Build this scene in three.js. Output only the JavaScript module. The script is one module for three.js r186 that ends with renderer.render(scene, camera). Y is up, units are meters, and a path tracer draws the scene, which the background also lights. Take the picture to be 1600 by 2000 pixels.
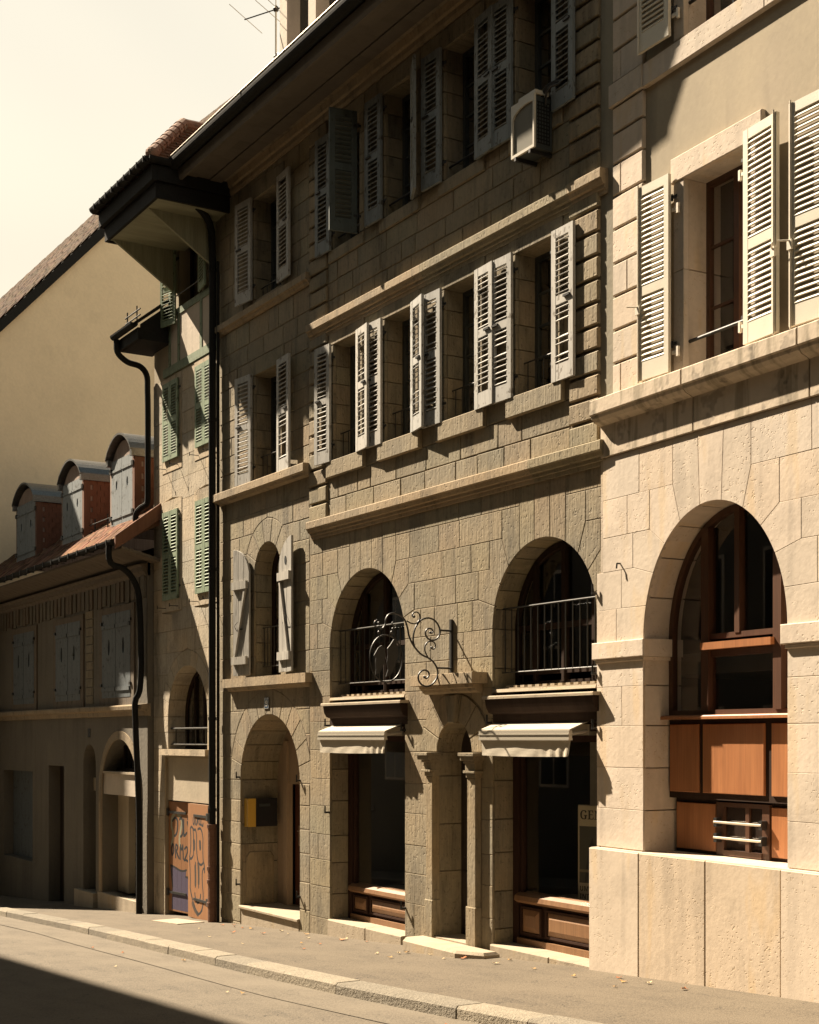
import * as THREE from 'three';
import { mergeGeometries } from 'three/addons/utils/BufferGeometryUtils.js';

// ------------------------------------------------------------------ camera, sky, sun, exposure
const scene = new THREE.Scene();
const EYE = 2.3, CAMZ = 8.866, YAW = Math.atan(1691 / 2750);
const camera = new THREE.PerspectiveCamera(2 * Math.atan(1442 / 2750) * 180 / Math.PI, 1600 / 2884, 0.1, 600);
camera.position.set(0, EYE, CAMZ);
camera.lookAt(-Math.cos(YAW) * 10, EYE, CAMZ - Math.sin(YAW) * 10);
camera.aspect = 1600 / 2884;
camera.setViewOffset(1600, 2884, 0, 0, 1600, 2000);      // a rising-front lens: verticals stay upright
camera.updateProjectionMatrix();

const renderer = new THREE.WebGLRenderer({ antialias: true });
renderer.setSize(819, 1024);
renderer.toneMapping = THREE.LinearToneMapping;
renderer.toneMappingExposure = 3.3;
renderer.shadowMap.enabled = true;

const SUN = new THREE.Vector3(-2.6, 2.95, 1).normalize();
{
  const W = 512, H = 256, data = new Float32Array(W * H * 4), dir = new THREE.Vector3();
  const mix = (a, b, t) => a + (b - a) * t;
  for (let j = 0; j < H; j++) for (let i = 0; i < W; i++) {
    const phi = ((i + .5) / W - .5) * 2 * Math.PI, th = ((j + .5) / H - .5) * Math.PI;
    dir.set(Math.cos(th) * Math.cos(phi), Math.sin(th), Math.cos(th) * Math.sin(phi));
    const y = Math.max(dir.y, 0);
    let t = Math.min(1, Math.max(0, (y - .41) / .36)); t = t * t * (3 - 2 * t); const lo = Math.min(1, y / .45);
    const glow = Math.pow(Math.max(0, dir.dot(SUN)), 3) * .05;
    const veil = .010 * Math.sin(phi * 9 + Math.sin(th * 31) * 1.3) * Math.sin(th * 23 + phi * 4) + .008 * Math.sin(phi * 23 + 2.2 * Math.sin(th * 17 + phi * 3)) * Math.sin(th * 41 + 1.7 * Math.sin(phi * 11));
    let r = mix(mix(.298, .288, lo), .022, t), g = mix(mix(.264, .268, lo), .043, t), b = mix(mix(.194, .224, lo), .056, t);
    r += glow + veil; g += glow * .85 + veil * .8; b += glow * .6 + veil * .5;
    if (dir.y < 0) { const k = Math.min(1, -dir.y * 6); r = mix(r, .10, k); g = mix(g, .088, k); b = mix(b, .068, k); }
    data.set([r, g, b, 1], (j * W + i) * 4);
  }
  const sky = new THREE.DataTexture(data, W, H, THREE.RGBAFormat, THREE.FloatType);
  sky.mapping = THREE.EquirectangularReflectionMapping; sky.magFilter = THREE.LinearFilter; sky.minFilter = THREE.LinearFilter; sky.needsUpdate = true;
  scene.background = sky; scene.environment = sky;
}
const sun = new THREE.DirectionalLight(new THREE.Color().setRGB(1, .845, .645), 5);
sun.position.copy(SUN).multiplyScalar(60).add(new THREE.Vector3(-15, 0, 0)); sun.target.position.set(-15, 0, 0);
sun.castShadow = true; sun.shadow.mapSize.set(4096, 4096); sun.shadow.radius = 1.2;
Object.assign(sun.shadow.camera, { left: -35, right: 35, top: 30, bottom: -30, near: 1, far: 160 });
scene.add(sun, sun.target);

// ------------------------------------------------------------------ helpers
function rng(a) { return () => { a |= 0; a = a + 0x6D2B79F5 | 0; let t = Math.imul(a ^ a >>> 15, 1 | a); t = t + Math.imul(t ^ t >>> 7, 61 | t) ^ t; return ((t ^ t >>> 14) >>> 0) / 4294967296; }; }
const R0 = rng(7), V3 = THREE.Vector3, PI = Math.PI;
const used = {};
function numbered(n) { used[n] = (used[n] || 0) + 1; return used[n] === 1 ? n : n + '_' + String(used[n] - 1).padStart(3, '0'); }
function hash2(x, y, s) { let h = Math.imul(x, 374761393) + Math.imul(y, 668265263) + Math.imul(s, 974634777) | 0; h = Math.imul(h ^ h >>> 13, 1274126177); return ((h ^ h >>> 16) >>> 0) / 4294967296; }
function tn(u, v, px, py, s) {                       // tileable value noise, px by py cells
  const x = u * px, y = v * py, xi = Math.floor(x), yi = Math.floor(y); let fx = x - xi, fy = y - yi; fx = fx * fx * (3 - 2 * fx); fy = fy * fy * (3 - 2 * fy);
  const x0 = ((xi % px) + px) % px, x1 = (x0 + 1) % px, y0 = ((yi % py) + py) % py, y1 = (y0 + 1) % py;
  const a = hash2(x0, y0, s), b = hash2(x1, y0, s), c = hash2(x0, y1, s), d = hash2(x1, y1, s);
  return a + (b - a) * fx + (c - a) * fy + (a - b - c + d) * fx * fy;
}
function fb(u, v, px, py, s, o = 4) { let t = 0, k = 1, n = 0; for (let i = 0; i < o; i++) { t += k * tn(u, v, px, py, s + i * 17); n += k; k *= .55; px *= 2; py *= 2; } return t / n; }
const cl = (x, a = 0, b = 1) => Math.min(b, Math.max(a, x));
const ss = (a, b, x) => { const t = cl((x - a) / (b - a)); return t * t * (3 - 2 * t); };
const enc = c => { c = cl(c); return Math.round(255 * (c <= .0031308 ? 12.92 * c : 1.055 * Math.pow(c, 1 / 2.4) - .055)); };
function maps(size, metres, fn) {                    // fn(u,v) -> [r,g,b linear factors, height 0..1]
  const c = new Uint8Array(size * size * 4), h = new Uint8Array(size * size * 4);
  for (let j = 0; j < size; j++) for (let i = 0; i < size; i++) {
    const o = fn((i + .5) / size, (j + .5) / size), k = (j * size + i) * 4, hh = Math.round(255 * cl(o[3]));
    c[k] = enc(o[0]); c[k + 1] = enc(o[1]); c[k + 2] = enc(o[2]); c[k + 3] = 255; h[k] = h[k + 1] = h[k + 2] = hh; h[k + 3] = 255;
  }
  const mk = (d, srgb) => { const t = new THREE.DataTexture(d, size, size); t.wrapS = t.wrapT = THREE.RepeatWrapping; t.magFilter = THREE.LinearFilter; t.minFilter = THREE.LinearMipmapLinearFilter; t.generateMipmaps = true; if (srgb) t.colorSpace = THREE.SRGBColorSpace; t.repeat.set(1 / metres, 1 / metres); t.needsUpdate = true; return t; };
  return { map: mk(c, true), bumpMap: mk(h, false) };
}
function mat(rgb, tex, o = {}) {
  const m = o.specularIntensity === undefined ? new THREE.MeshStandardMaterial({ roughness: .9, ...o }) : new THREE.MeshPhysicalMaterial({ roughness: .9, ...o }); m.color.setRGB(...rgb);
  if (tex) { m.map = tex.map; m.bumpMap = tex.bumpMap; m.bumpScale = o.bumpScale ?? .004; }
  return m;
}
function boxUV(g, ou = 0, ov = 0) {                  // uv in metres, projected along each face's main axis
  if (g.index) g = g.toNonIndexed();
  for (const k of Object.keys(g.attributes)) if (k !== 'position') g.deleteAttribute(k);
  g.computeVertexNormals();
  const p = g.attributes.position, n = p.count, uv = new Float32Array(n * 2), a = new V3(), b = new V3(), c = new V3();
  for (let i = 0; i < n; i += 3) {
    a.fromBufferAttribute(p, i); b.fromBufferAttribute(p, i + 1); c.fromBufferAttribute(p, i + 2);
    const nn = b.clone().sub(a).cross(c.clone().sub(a)), x = Math.abs(nn.x), y = Math.abs(nn.y), z = Math.abs(nn.z);
    [a, b, c].forEach((q, k) => {
      let U, V; if (z >= x && z >= y) { U = q.x; V = q.y; } else if (x >= y) { U = q.z; V = q.y; } else { U = q.x; V = q.z; }
      uv[(i + k) * 2] = U + ou; uv[(i + k) * 2 + 1] = V + ov;
    });
  }
  g.setAttribute('uv', new THREE.BufferAttribute(uv, 2));
  return g;
}
function strip(g) { if (g.index) g = g.toNonIndexed(); for (const k of Object.keys(g.attributes)) if (k !== 'position') g.deleteAttribute(k); return g; }
const merge = l => l.length === 1 ? strip(l[0]) : mergeGeometries(l.map(strip));
function bx(x0, x1, y0, y1, z0, z1) { return new THREE.BoxGeometry(Math.abs(x1 - x0), Math.abs(y1 - y0), Math.abs(z1 - z0)).translate((x0 + x1) / 2, (y0 + y1) / 2, (z0 + z1) / 2); }
function poly(pts, z0, z1, ch = 0) {                 // slab from an outline (counter-clockwise seen from +z), front edge chamfered
  const n = pts.length, c = pts.map(p => new THREE.Vector2(p[0], p[1]));
  if (THREE.ShapeUtils.area(c) < 0) c.reverse();
  const ins = [];
  for (let i = 0; i < n; i++) {
    const a = c[(i + n - 1) % n], b = c[i], d = c[(i + 1) % n];
    let e1 = b.clone().sub(a).normalize(), e2 = d.clone().sub(b).normalize();
    let m = new THREE.Vector2(-e1.y - e2.y, e1.x + e2.x); const l = m.length(); if (l < 1e-5) m.set(-e1.y, e1.x); else m.multiplyScalar(1 / l);
    const k = Math.max(.5, m.dot(new THREE.Vector2(-e1.y, e1.x))); ins.push(b.clone().addScaledVector(m, ch / k));
  }
  const v = [], tri = THREE.ShapeUtils.triangulateShape(ch ? ins : c, []), F = ch ? ins : c;
  for (const t of tri) for (const i of t) v.push(F[i].x, F[i].y, z1);
  for (const t of tri) for (const i of [t[2], t[1], t[0]]) v.push(c[i].x, c[i].y, z0);
  const ring = (A, za, B, zb) => { for (let i = 0; i < n; i++) { const j = (i + 1) % n; v.push(A[i].x, A[i].y, za, A[j].x, A[j].y, za, B[j].x, B[j].y, zb, A[i].x, A[i].y, za, B[j].x, B[j].y, zb, B[i].x, B[i].y, zb); } };
  ring(c, z0, c, z1 - ch); if (ch) ring(c, z1 - ch, ins, z1);
  const g = new THREE.BufferGeometry(); g.setAttribute('position', new THREE.Float32BufferAttribute(v, 3)); return g;
}
// profile in (z,y) swept along x from x0 to x1
function sweep(prof, x0, x1) { return poly(prof, 0, x1 - x0).applyMatrix4(new THREE.Matrix4().makeBasis(new V3(0, 0, 1), new V3(0, 1, 0), new V3(-1, 0, 0))).translate(x1, 0, 0); }
function bar(p, q, r, seg = 8) { const a = new V3(...p), b = new V3(...q), d = b.clone().sub(a), g = new THREE.CylinderGeometry(r, r, d.length(), seg); g.applyQuaternion(new THREE.Quaternion().setFromUnitVectors(new V3(0, 1, 0), d.clone().normalize())); return g.translate((p[0] + q[0]) / 2, (p[1] + q[1]) / 2, (p[2] + q[2]) / 2); }
function tube(pts, r, seg = 40, rs = 7, closed = false) { return new THREE.TubeGeometry(new THREE.CatmullRomCurve3(pts.map(p => new V3(...p)), closed), seg, r, rs, closed); }
function shaped(outline, holes, z0, z1) { const s = new THREE.Shape(outline.map(p => new THREE.Vector2(...p))); for (const h of holes) s.holes.push(new THREE.Path(h.map(p => new THREE.Vector2(...p)))); return new THREE.ExtrudeGeometry(s, { depth: z1 - z0, bevelEnabled: false, curveSegments: 1 }).translate(0, 0, z0); }
function mesh(name, g, m, parent, keepUV) { const lay = name === 'stone' || name === 'voussoir', o = new THREE.Mesh(keepUV ? g : boxUV(g, lay ? 0 : R0() * 7, lay ? 0 : R0() * 7), m); /* weathering runs on from stone to stone */ o.name = name; o.castShadow = o.receiveShadow = true; parent.add(o); return o; }
function tag(o, label, category, group, kind) { o.userData.label = label; if (category) o.userData.category = category; if (group) o.userData.group = group; if (kind) o.userData.kind = kind; return o; }
function thing(name, label, category, pos = [0, 0, 0], ry = 0, group) { const g = new THREE.Group(); g.name = numbered(name); g.position.set(...pos); g.rotation.y = ry; scene.add(g); return tag(g, label, category, group); }
// a house whose parts are given in world metres (street frame), hung on a group at its base
function house(name, label, pos) {
  const g = thing(name, label, 'house', pos);
  const T = q => q.translate(-pos[0], -pos[1], -pos[2]);
  return { g, T, add: (n, q, m, parent = g) => mesh(n, T(q), m, parent), at: (o, x, y, z) => { o.position.set(x - pos[0], y - pos[1], z - pos[2]); g.add(o); return o; } };
}

// ------------------------------------------------------------------ surfaces
const TX = {
  molasse: maps(1536, 4.4, (u, v) => {
    const bl = fb(u, v, 9, 9, 11), fine = fb(u, v, 120, 120, 12, 3), tool = tn(u, v, 330, 26, 13), str = fb(u, v, 52, 6, 14, 3), pit = ss(.72, .84, fb(u, v, 180, 140, 15, 2)), dk = ss(.54, .76, fb(u, v, 11, 6, 18, 4));
    const k = .74 + .32 * bl + .20 * (fine - .5) + .16 * (tool - .5) - .22 * ss(.55, .8, str) - .20 * pit - .22 * dk, w = fb(u, v, 5, 7, 16, 3);
    return [k * (1 + .14 * (w - .5)), k, k * (1 - .20 * (w - .5)), .5 + .35 * (tool - .5) + .5 * (fine - .5) + .3 * (bl - .5) - .6 * pit];
  }),
  lime: maps(1024, 2.6, (u, v) => {
    const bl = fb(u, v, 4, 4, 21), fine = fb(u, v, 70, 70, 22, 3), str = fb(u, v, 22, 2, 23, 3), pit = ss(.70, .84, fb(u, v, 120, 150, 24, 2)) * ss(.35, .6, fb(u, v, 6, 6, 26, 3)), rust = ss(.62, .8, fb(u, v, 14, 3, 25, 3));
    const k = .80 + .2 * bl + .12 * (fine - .5) - .10 * ss(.52, .8, str) - .12 * pit - .07 * ss(.55, .75, fb(u, v, 9, 7, 27, 4));
    return [k, k * (1 - .05 * rust - .05 * pit), k * (1 - .15 * rust - .12 * pit), .55 + .55 * (fine - .5) + .2 * (bl - .5) - .7 * pit];
  }),
  grime: maps(1024, 2.6, (u, v) => {                 // ledge stone with the dark run-off stains seen on it
    const bl = fb(u, v, 5, 5, 31), fine = fb(u, v, 70, 70, 32, 3), str = ss(.50, .74, fb(u, v, 30, 3, 33, 4)), spot = ss(.6, .78, fb(u, v, 24, 24, 34, 3));
    const k = .84 + .18 * bl + .12 * (fine - .5) - .36 * str - .3 * spot;
    return [k, k * .99, k * (.96 - .05 * str), .55 + .5 * (fine - .5) - .3 * spot];
  }),
  stucco: maps(1024, 3.4, (u, v) => {
    const bl = fb(u, v, 4, 4, 41, 5), fine = fb(u, v, 90, 90, 42, 3), str = fb(u, v, 20, 2, 43, 3), sw = fb(u, v, 9, 7, 44, 4);
    const k = .76 + .34 * (bl - .2) * .8 + .10 * (fine - .5) + .16 * (sw - .5) - .12 * ss(.52, .8, str);
    return [k, k * (1 - .02 * bl), k * (1 - .06 * (sw - .3)), .5 + .5 * (fine - .5) + .35 * (sw - .5)];
  }),
  soft: maps(1024, 6, (u, v) => { const bl = fb(u, v, 5, 4, 45, 5), fine = fb(u, v, 120, 120, 46, 3), sp = ss(.66, .8, fb(u, v, 16, 12, 47, 4)), k = .84 + .22 * (bl - .3) + .08 * (fine - .5) - .035 * sp; return [k, k * .995, k * .985, .5 + .6 * (fine - .5)]; }),
  wood: maps(512, 1.1, (u, v) => {
    const g = fb(u + .02 * fb(u, v, 3, 3, 51, 2), v, 90, 3, 52, 3), b = fb(u, v, 8, 3, 53, 3);
    const k = .66 + .42 * g * .8 + .22 * (b - .5); return [k, k * (.94 + .08 * b), k * (.9 + .1 * b), g];
  }),
  board: maps(512, .9, (u, v) => {                   // bare, silvery weathered planks
    const g = fb(u, v, 70, 2, 55, 3), b = fb(u, v, 6, 2, 56, 3), kn = ss(.7, .8, fb(u, v, 12, 5, 57, 2));
    const k = .55 + .55 * g + .25 * (b - .5) - .3 * kn; return [k * 1.02, k, k * .97, g];
  }),
  paint: maps(512, .8, (u, v) => {                   // old shutter paint, flaked and streaked
    const f = fb(u, v, 30, 18, 61, 3), ch = ss(.68, .76, fb(u, v, 22, 12, 62, 3)), st = fb(u, v, 16, 2, 63, 3);
    const k = .86 + .16 * (f - .5) - .16 * ss(.5, .8, st); return [k - .42 * ch, k - .45 * ch, k - .48 * ch, .6 - .4 * ch];
  }),
  asphalt: maps(1024, 2.4, (u, v) => {
    const s1 = tn(u, v, 330, 330, 71), s2 = tn(u, v, 170, 170, 72), bl = fb(u, v, 4, 4, 73, 4), run = fb(u, v, 3, 16, 76, 3), cr = Math.abs(fb(u, v, 5, 5, 74, 4) - .5), crack = cr < .0035 ? 1 : 0;
    const k = .52 + .62 * s1 * s1 + .34 * s2 + .46 * (bl - .5) + .30 * (run - .5) - .40 * crack; return [k, k * .985, k * .96, .2 + .5 * s1 + .4 * s2 - .3 * crack];
  }),
  granite: maps(512, .9, (u, v) => { const s1 = tn(u, v, 150, 150, 81), s2 = fb(u, v, 40, 40, 82, 3), bl = fb(u, v, 4, 4, 83, 3), k = .5 + .45 * s1 + .35 * (s2 - .3) + .3 * (bl - .5); return [k, k * .98, k * .94, .3 * s1 + .7 * s2]; }),
  clay: maps(512, 1.2, (u, v) => { const b = fb(u, v, 10, 10, 91, 4), f = fb(u, v, 60, 60, 92, 2), li = ss(.62, .74, fb(u, v, 16, 16, 93, 3)), k = .6 + .6 * b + .14 * (f - .5); return [k * (1 - .3 * li), k * (1 - .12 * li), k * (1 - .1 * li), f]; }),
  cloth: maps(512, .6, (u, v) => { const a = tn(u, v, 160, 160, 95), b = fb(u, v, 5, 5, 96, 3), k = .88 + .1 * a + .14 * (b - .5); return [k, k, k * .98, a]; }),
  iron: maps(256, .4, (u, v) => { const a = fb(u, v, 20, 20, 97, 3), k = .6 + .7 * a; return [k * 1.05, k, k * .95, a]; }),
};
const tints = (base, tex, list, o) => list.map(t => mat(base.map((c, i) => c * t[i]), tex, o));
const SB = tints([.285, .232, .152], TX.molasse, [[1, 1, 1], [.965, .98, 1], [1.03, 1.01, .98], [.92, .93, .95], [1.02, .97, .94], [.98, 1.0, .96], [.88, .90, .90]], { bumpScale: .006 });
const SA = tints([.595, .505, .41], TX.lime, [[1, 1, 1], [.96, .97, .98], [1.04, 1.03, 1.02], [.99, .96, .92], [.95, .95, .94]], { bumpScale: .003 });
const SC = tints([.48, .40, .29], TX.molasse, [[1, 1, 1], [.95, .97, 1], [1.05, 1.02, .98], [.9, .92, .92]], { bumpScale: .006 });
const M = {
  mortarB: mat([.25, .195, .128], TX.molasse, { bumpScale: .006 }), mortarA: mat([.44, .365, .285], TX.lime), mortarC: mat([.36, .30, .2], TX.stucco),
  ledgeB: mat([.35, .265, .165], TX.molasse, { bumpScale: .005 }), ledgeA: mat([.55, .46, .36], TX.grime, { bumpScale: .004 }), plinthA: mat([.58, .485, .38], TX.lime, { bumpScale: .002 }), plinthA2: mat([.53, .43, .32], TX.lime, { bumpScale: .003 }),
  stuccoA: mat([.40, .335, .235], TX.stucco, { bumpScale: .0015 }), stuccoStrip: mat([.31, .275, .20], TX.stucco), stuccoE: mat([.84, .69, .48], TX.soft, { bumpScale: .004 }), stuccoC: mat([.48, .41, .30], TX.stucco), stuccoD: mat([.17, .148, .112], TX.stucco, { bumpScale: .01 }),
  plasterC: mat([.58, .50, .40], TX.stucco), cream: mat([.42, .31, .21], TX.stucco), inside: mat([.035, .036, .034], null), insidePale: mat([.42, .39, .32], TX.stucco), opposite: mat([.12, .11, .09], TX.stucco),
  shutter: mat([.46, .445, .41], TX.paint, { roughness: .75, bumpScale: .002 }), shutterDark: mat([.065, .082, .078], TX.paint, { roughness: .7, bumpScale: .002 }), shutterA: mat([.66, .60, .49], TX.cloth, { roughness: .55, bumpScale: .0004 }),
  shutterC: mat([.25, .32, .21], TX.paint, { roughness: .7, bumpScale: .002 }), beamC: mat([.22, .27, .18], TX.paint, { roughness: .8 }), soffitC: mat([.30, .30, .21], TX.wood), shutterD: mat([.125, .145, .155], TX.paint, { roughness: .7 }), boardD: mat([.17, .135, .10], TX.board), pinkBoard: mat([.36, .27, .225], TX.board),
  oldBoard: mat([.37, .355, .325], TX.board, { bumpScale: .004 }), cleat: mat([.42, .40, .36], TX.board, { bumpScale: .003 }),
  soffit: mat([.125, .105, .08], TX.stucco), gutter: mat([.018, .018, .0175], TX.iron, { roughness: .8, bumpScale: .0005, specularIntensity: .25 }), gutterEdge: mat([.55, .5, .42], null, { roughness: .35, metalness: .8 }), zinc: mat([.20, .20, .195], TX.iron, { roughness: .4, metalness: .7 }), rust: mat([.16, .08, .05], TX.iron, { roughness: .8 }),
  iron: mat([.016, .015, .014], TX.iron, { roughness: .5, metalness: .0, bumpScale: .0006 }), railIron: mat([.045, .043, .038], TX.iron, { roughness: .45, bumpScale: .0005 }), steel: mat([.72, .66, .56], null, { roughness: .3, metalness: .85 }), hookW: mat([.66, .6, .5], null, { roughness: .5 }),
  frameB: mat([.055, .06, .055], TX.wood, { roughness: .5, bumpScale: .001 }), frameWine: mat([.052, .027, .019], TX.wood, { roughness: .85, specularIntensity: .3, bumpScale: .001 }), frameDark: mat([.040, .024, .017], TX.wood, { roughness: .85, specularIntensity: .3, bumpScale: .001 }), frameA: mat([.095, .042, .022], TX.wood, { roughness: .45, bumpScale: .001 }), panelA: mat([.40, .165, .065], TX.wood, { roughness: .45, bumpScale: .0008 }), panelShop: mat([.27, .145, .07], TX.wood, { roughness: .5, bumpScale: .001 }),
  doorRed: mat([.10, .035, .02], TX.wood, { roughness: .4 }), doorDark: mat([.035, .024, .018], TX.wood, { roughness: .5 }),
  glass: new THREE.MeshPhysicalMaterial({ color: 0xffffff, roughness: .015, transmission: 1, thickness: 0, ior: 1.5 }),
  asphalt: mat([.132, .108, .077], TX.asphalt, { bumpScale: .006 }), pave: mat([.120, .095, .064], TX.asphalt, { bumpScale: .005 }), kerb: mat([.27, .235, .18], TX.granite, { bumpScale: .012 }), kerb2: mat([.21, .185, .145], TX.granite, { bumpScale: .014 }), earth: mat([.30, .26, .19], TX.asphalt),
  clayOld: mat([.075, .048, .031], TX.clay, { bumpScale: .006, specularIntensity: .1 }), dormerShutter: mat([.25, .275, .285], TX.paint, { roughness: .7 }), gutterStrip: mat([.142, .117, .084], TX.asphalt, { bumpScale: .004 }), shutterTopShade: mat([.23, .25, .25], TX.paint, { roughness: .75, bumpScale: .002 }), acInsetShade: mat([.17, .16, .13], null), clay: mat([.15, .076, .046], TX.clay, { bumpScale: .004, specularIntensity: .15 }), clayRidge: mat([.24, .135, .09], TX.clay, { bumpScale: .003 }), shingle: mat([.21, .085, .048], TX.wood, { bumpScale: .002 }), bargeD: mat([.19, .085, .05], TX.wood),
  awning: mat([.50, .445, .36], TX.cloth, { bumpScale: .001 }), rail: mat([.45, .41, .34], null, { roughness: .4, metalness: .3 }), ac: mat([.50, .46, .38], null, { roughness: .5 }), acDark: mat([.03, .035, .033], null, { roughness: .6 }), yellow: mat([.55, .32, .04], null, { roughness: .45 }), screen: mat([.02, .02, .022], null, { roughness: .2 }),
  post: mat([.62, .55, .46], TX.stucco), slab: mat([.40, .33, .24], TX.lime, { bumpScale: .004 }),
};
M.shutters = [M.shutter, mat([.50, .475, .43], TX.paint, { roughness: .75, bumpScale: .002 }), mat([.42, .415, .39], TX.paint, { roughness: .75, bumpScale: .003 })];
const pick = (a, r) => a[Math.floor(r() * a.length)];

// ------------------------------------------------------------------ the street
const yG = x => .67 + .06 * Math.max(-60, Math.min(30, x));
const kerbPts = [[40, 2.5], [-6, 2.5], [-10, 2.48], [-12, 2.44], [-14.1, 2.32], [-17, 2.12], [-21.3, 1.80], [-26.2, 1.62], [-30, 1.45], [-36, 1.0], [-60, -1]];
function kz(x) { for (let i = 0; i < kerbPts.length - 1; i++) { const [a, za] = kerbPts[i], [b, zb] = kerbPts[i + 1]; if (x <= a && x >= b) { const t = (a - x) / (a - b); return za + (zb - za) * t; } } return 2.5; }
function sheet(x0, x1, nx, zA, zB, nz, off) {
  const v = [], P = (i, j) => { const x = x0 + (x1 - x0) * i / nx, a = zA(x), b = zB(x); return [x, yG(x) + off(x, j / nz), a + (b - a) * j / nz]; };
  for (let i = 0; i < nx; i++) for (let j = 0; j < nz; j++) { const a = P(i, j), b = P(i + 1, j), c = P(i + 1, j + 1), d = P(i, j + 1); v.push(...a, ...d, ...c, ...a, ...c, ...b); }
  const g = new THREE.BufferGeometry(); g.setAttribute('position', new THREE.Float32BufferAttribute(v, 3)); return g;
}
tag(mesh('ground', sheet(-260, 260, 104, () => -260, () => 260, 1, () => -.35), M.earth, scene), 'bare earth sheet under the street and houses', null, null, 'structure');  // kept pale so hidden sunlit ground bounces light onto the gable
tag(mesh('road', sheet(-60, 40, 200, x => kz(x) - .1, () => 7.6, 6, (x, t) => -.105 + .05 * Math.sin(PI * t)), M.asphalt, scene), 'worn pale asphalt street running downhill to the left', null, null, 'structure');
tag(mesh('gutter_strip', sheet(-60, 40, 200, x => kz(x) + .0, x => kz(x) + .62 + .015 * Math.sin(x * .9), 2, (x, t) => -.101 + .006 * t + .05 * Math.sin(PI * .1 * (.2 + .9 * t))), M.gutterStrip, scene), 'smoother paler asphalt strip along the kerb', null, null, 'structure');
tag(mesh('pavement', sheet(-60, 40, 200, () => -.9, x => kz(x) - .27, 4, (x, t) => .01 * (1 - t)), M.pave, scene), 'narrow asphalt pavement in front of the house row', null, null, 'structure');
tag(mesh('opposite_pavement', sheet(-60, 40, 60, () => 7.85, () => 12, 2, () => .01), M.pave, scene), 'pavement on the shaded side of the street', null, null, 'structure');
function kerbRow(name, label, line, x0, x1, dir) {
  const k = new THREE.Group(); k.name = name; k.position.set(x0, yG(x0), line(x0)); tag(k, label, null, null, 'structure'); scene.add(k);
  const r = rng(31);
  for (let x = x0; x < x1;) {
    const L = .78 + r() * .5, xa = x + .004, xb = x + L - .004, dz = (r() - .5) * .012, dy = (r() - .5) * .01;
    const za = line(xa), zb = line(xb), ya = yG(xa) + .012 + dy, yb = yG(xb) + .012 + dy, w = .27 * dir, c = .022, cz = c * dir;
    const prof = (z, y) => [[z - w, y - .4], [z - w, y], [z - cz, y], [z, y - c], [z + .012 * dir, y - .4]];
    const A = prof(za + dz, ya), B = prof(zb + dz, yb), v = [];
    for (let i = 0; i < 4; i++) { const p = [xa, A[i][1], A[i][0]], q = [xb, B[i][1], B[i][0]], s = [xb, B[i + 1][1], B[i + 1][0]], t = [xa, A[i + 1][1], A[i + 1][0]]; dir > 0 ? v.push(...p, ...t, ...s, ...p, ...s, ...q) : v.push(...p, ...s, ...t, ...p, ...q, ...s); }
    for (const [Q, xx, f] of [[A, xa, 1], [B, xb, -1]]) for (let i = 1; i < 4; i++) { const p = [Q[0], Q[i], Q[i + 1]]; if (f * dir < 0) p.reverse(); for (const [z, y] of p) v.push(xx, y, z); }
    const g = new THREE.BufferGeometry(); g.setAttribute('position', new THREE.Float32BufferAttribute(v, 3));
    mesh('kerb_stone', g.translate(-x0, -yG(x0), -line(x0)), r() < .6 ? M.kerb : M.kerb2, k); x += L;
  }
}
kerbRow('kerb', 'row of pale granite kerb stones along the pavement', kz, -42, 6, 1);
kerbRow('opposite_kerb', 'row of granite kerb stones on the shaded side', () => 7.58, -40, 8, -1);

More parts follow.
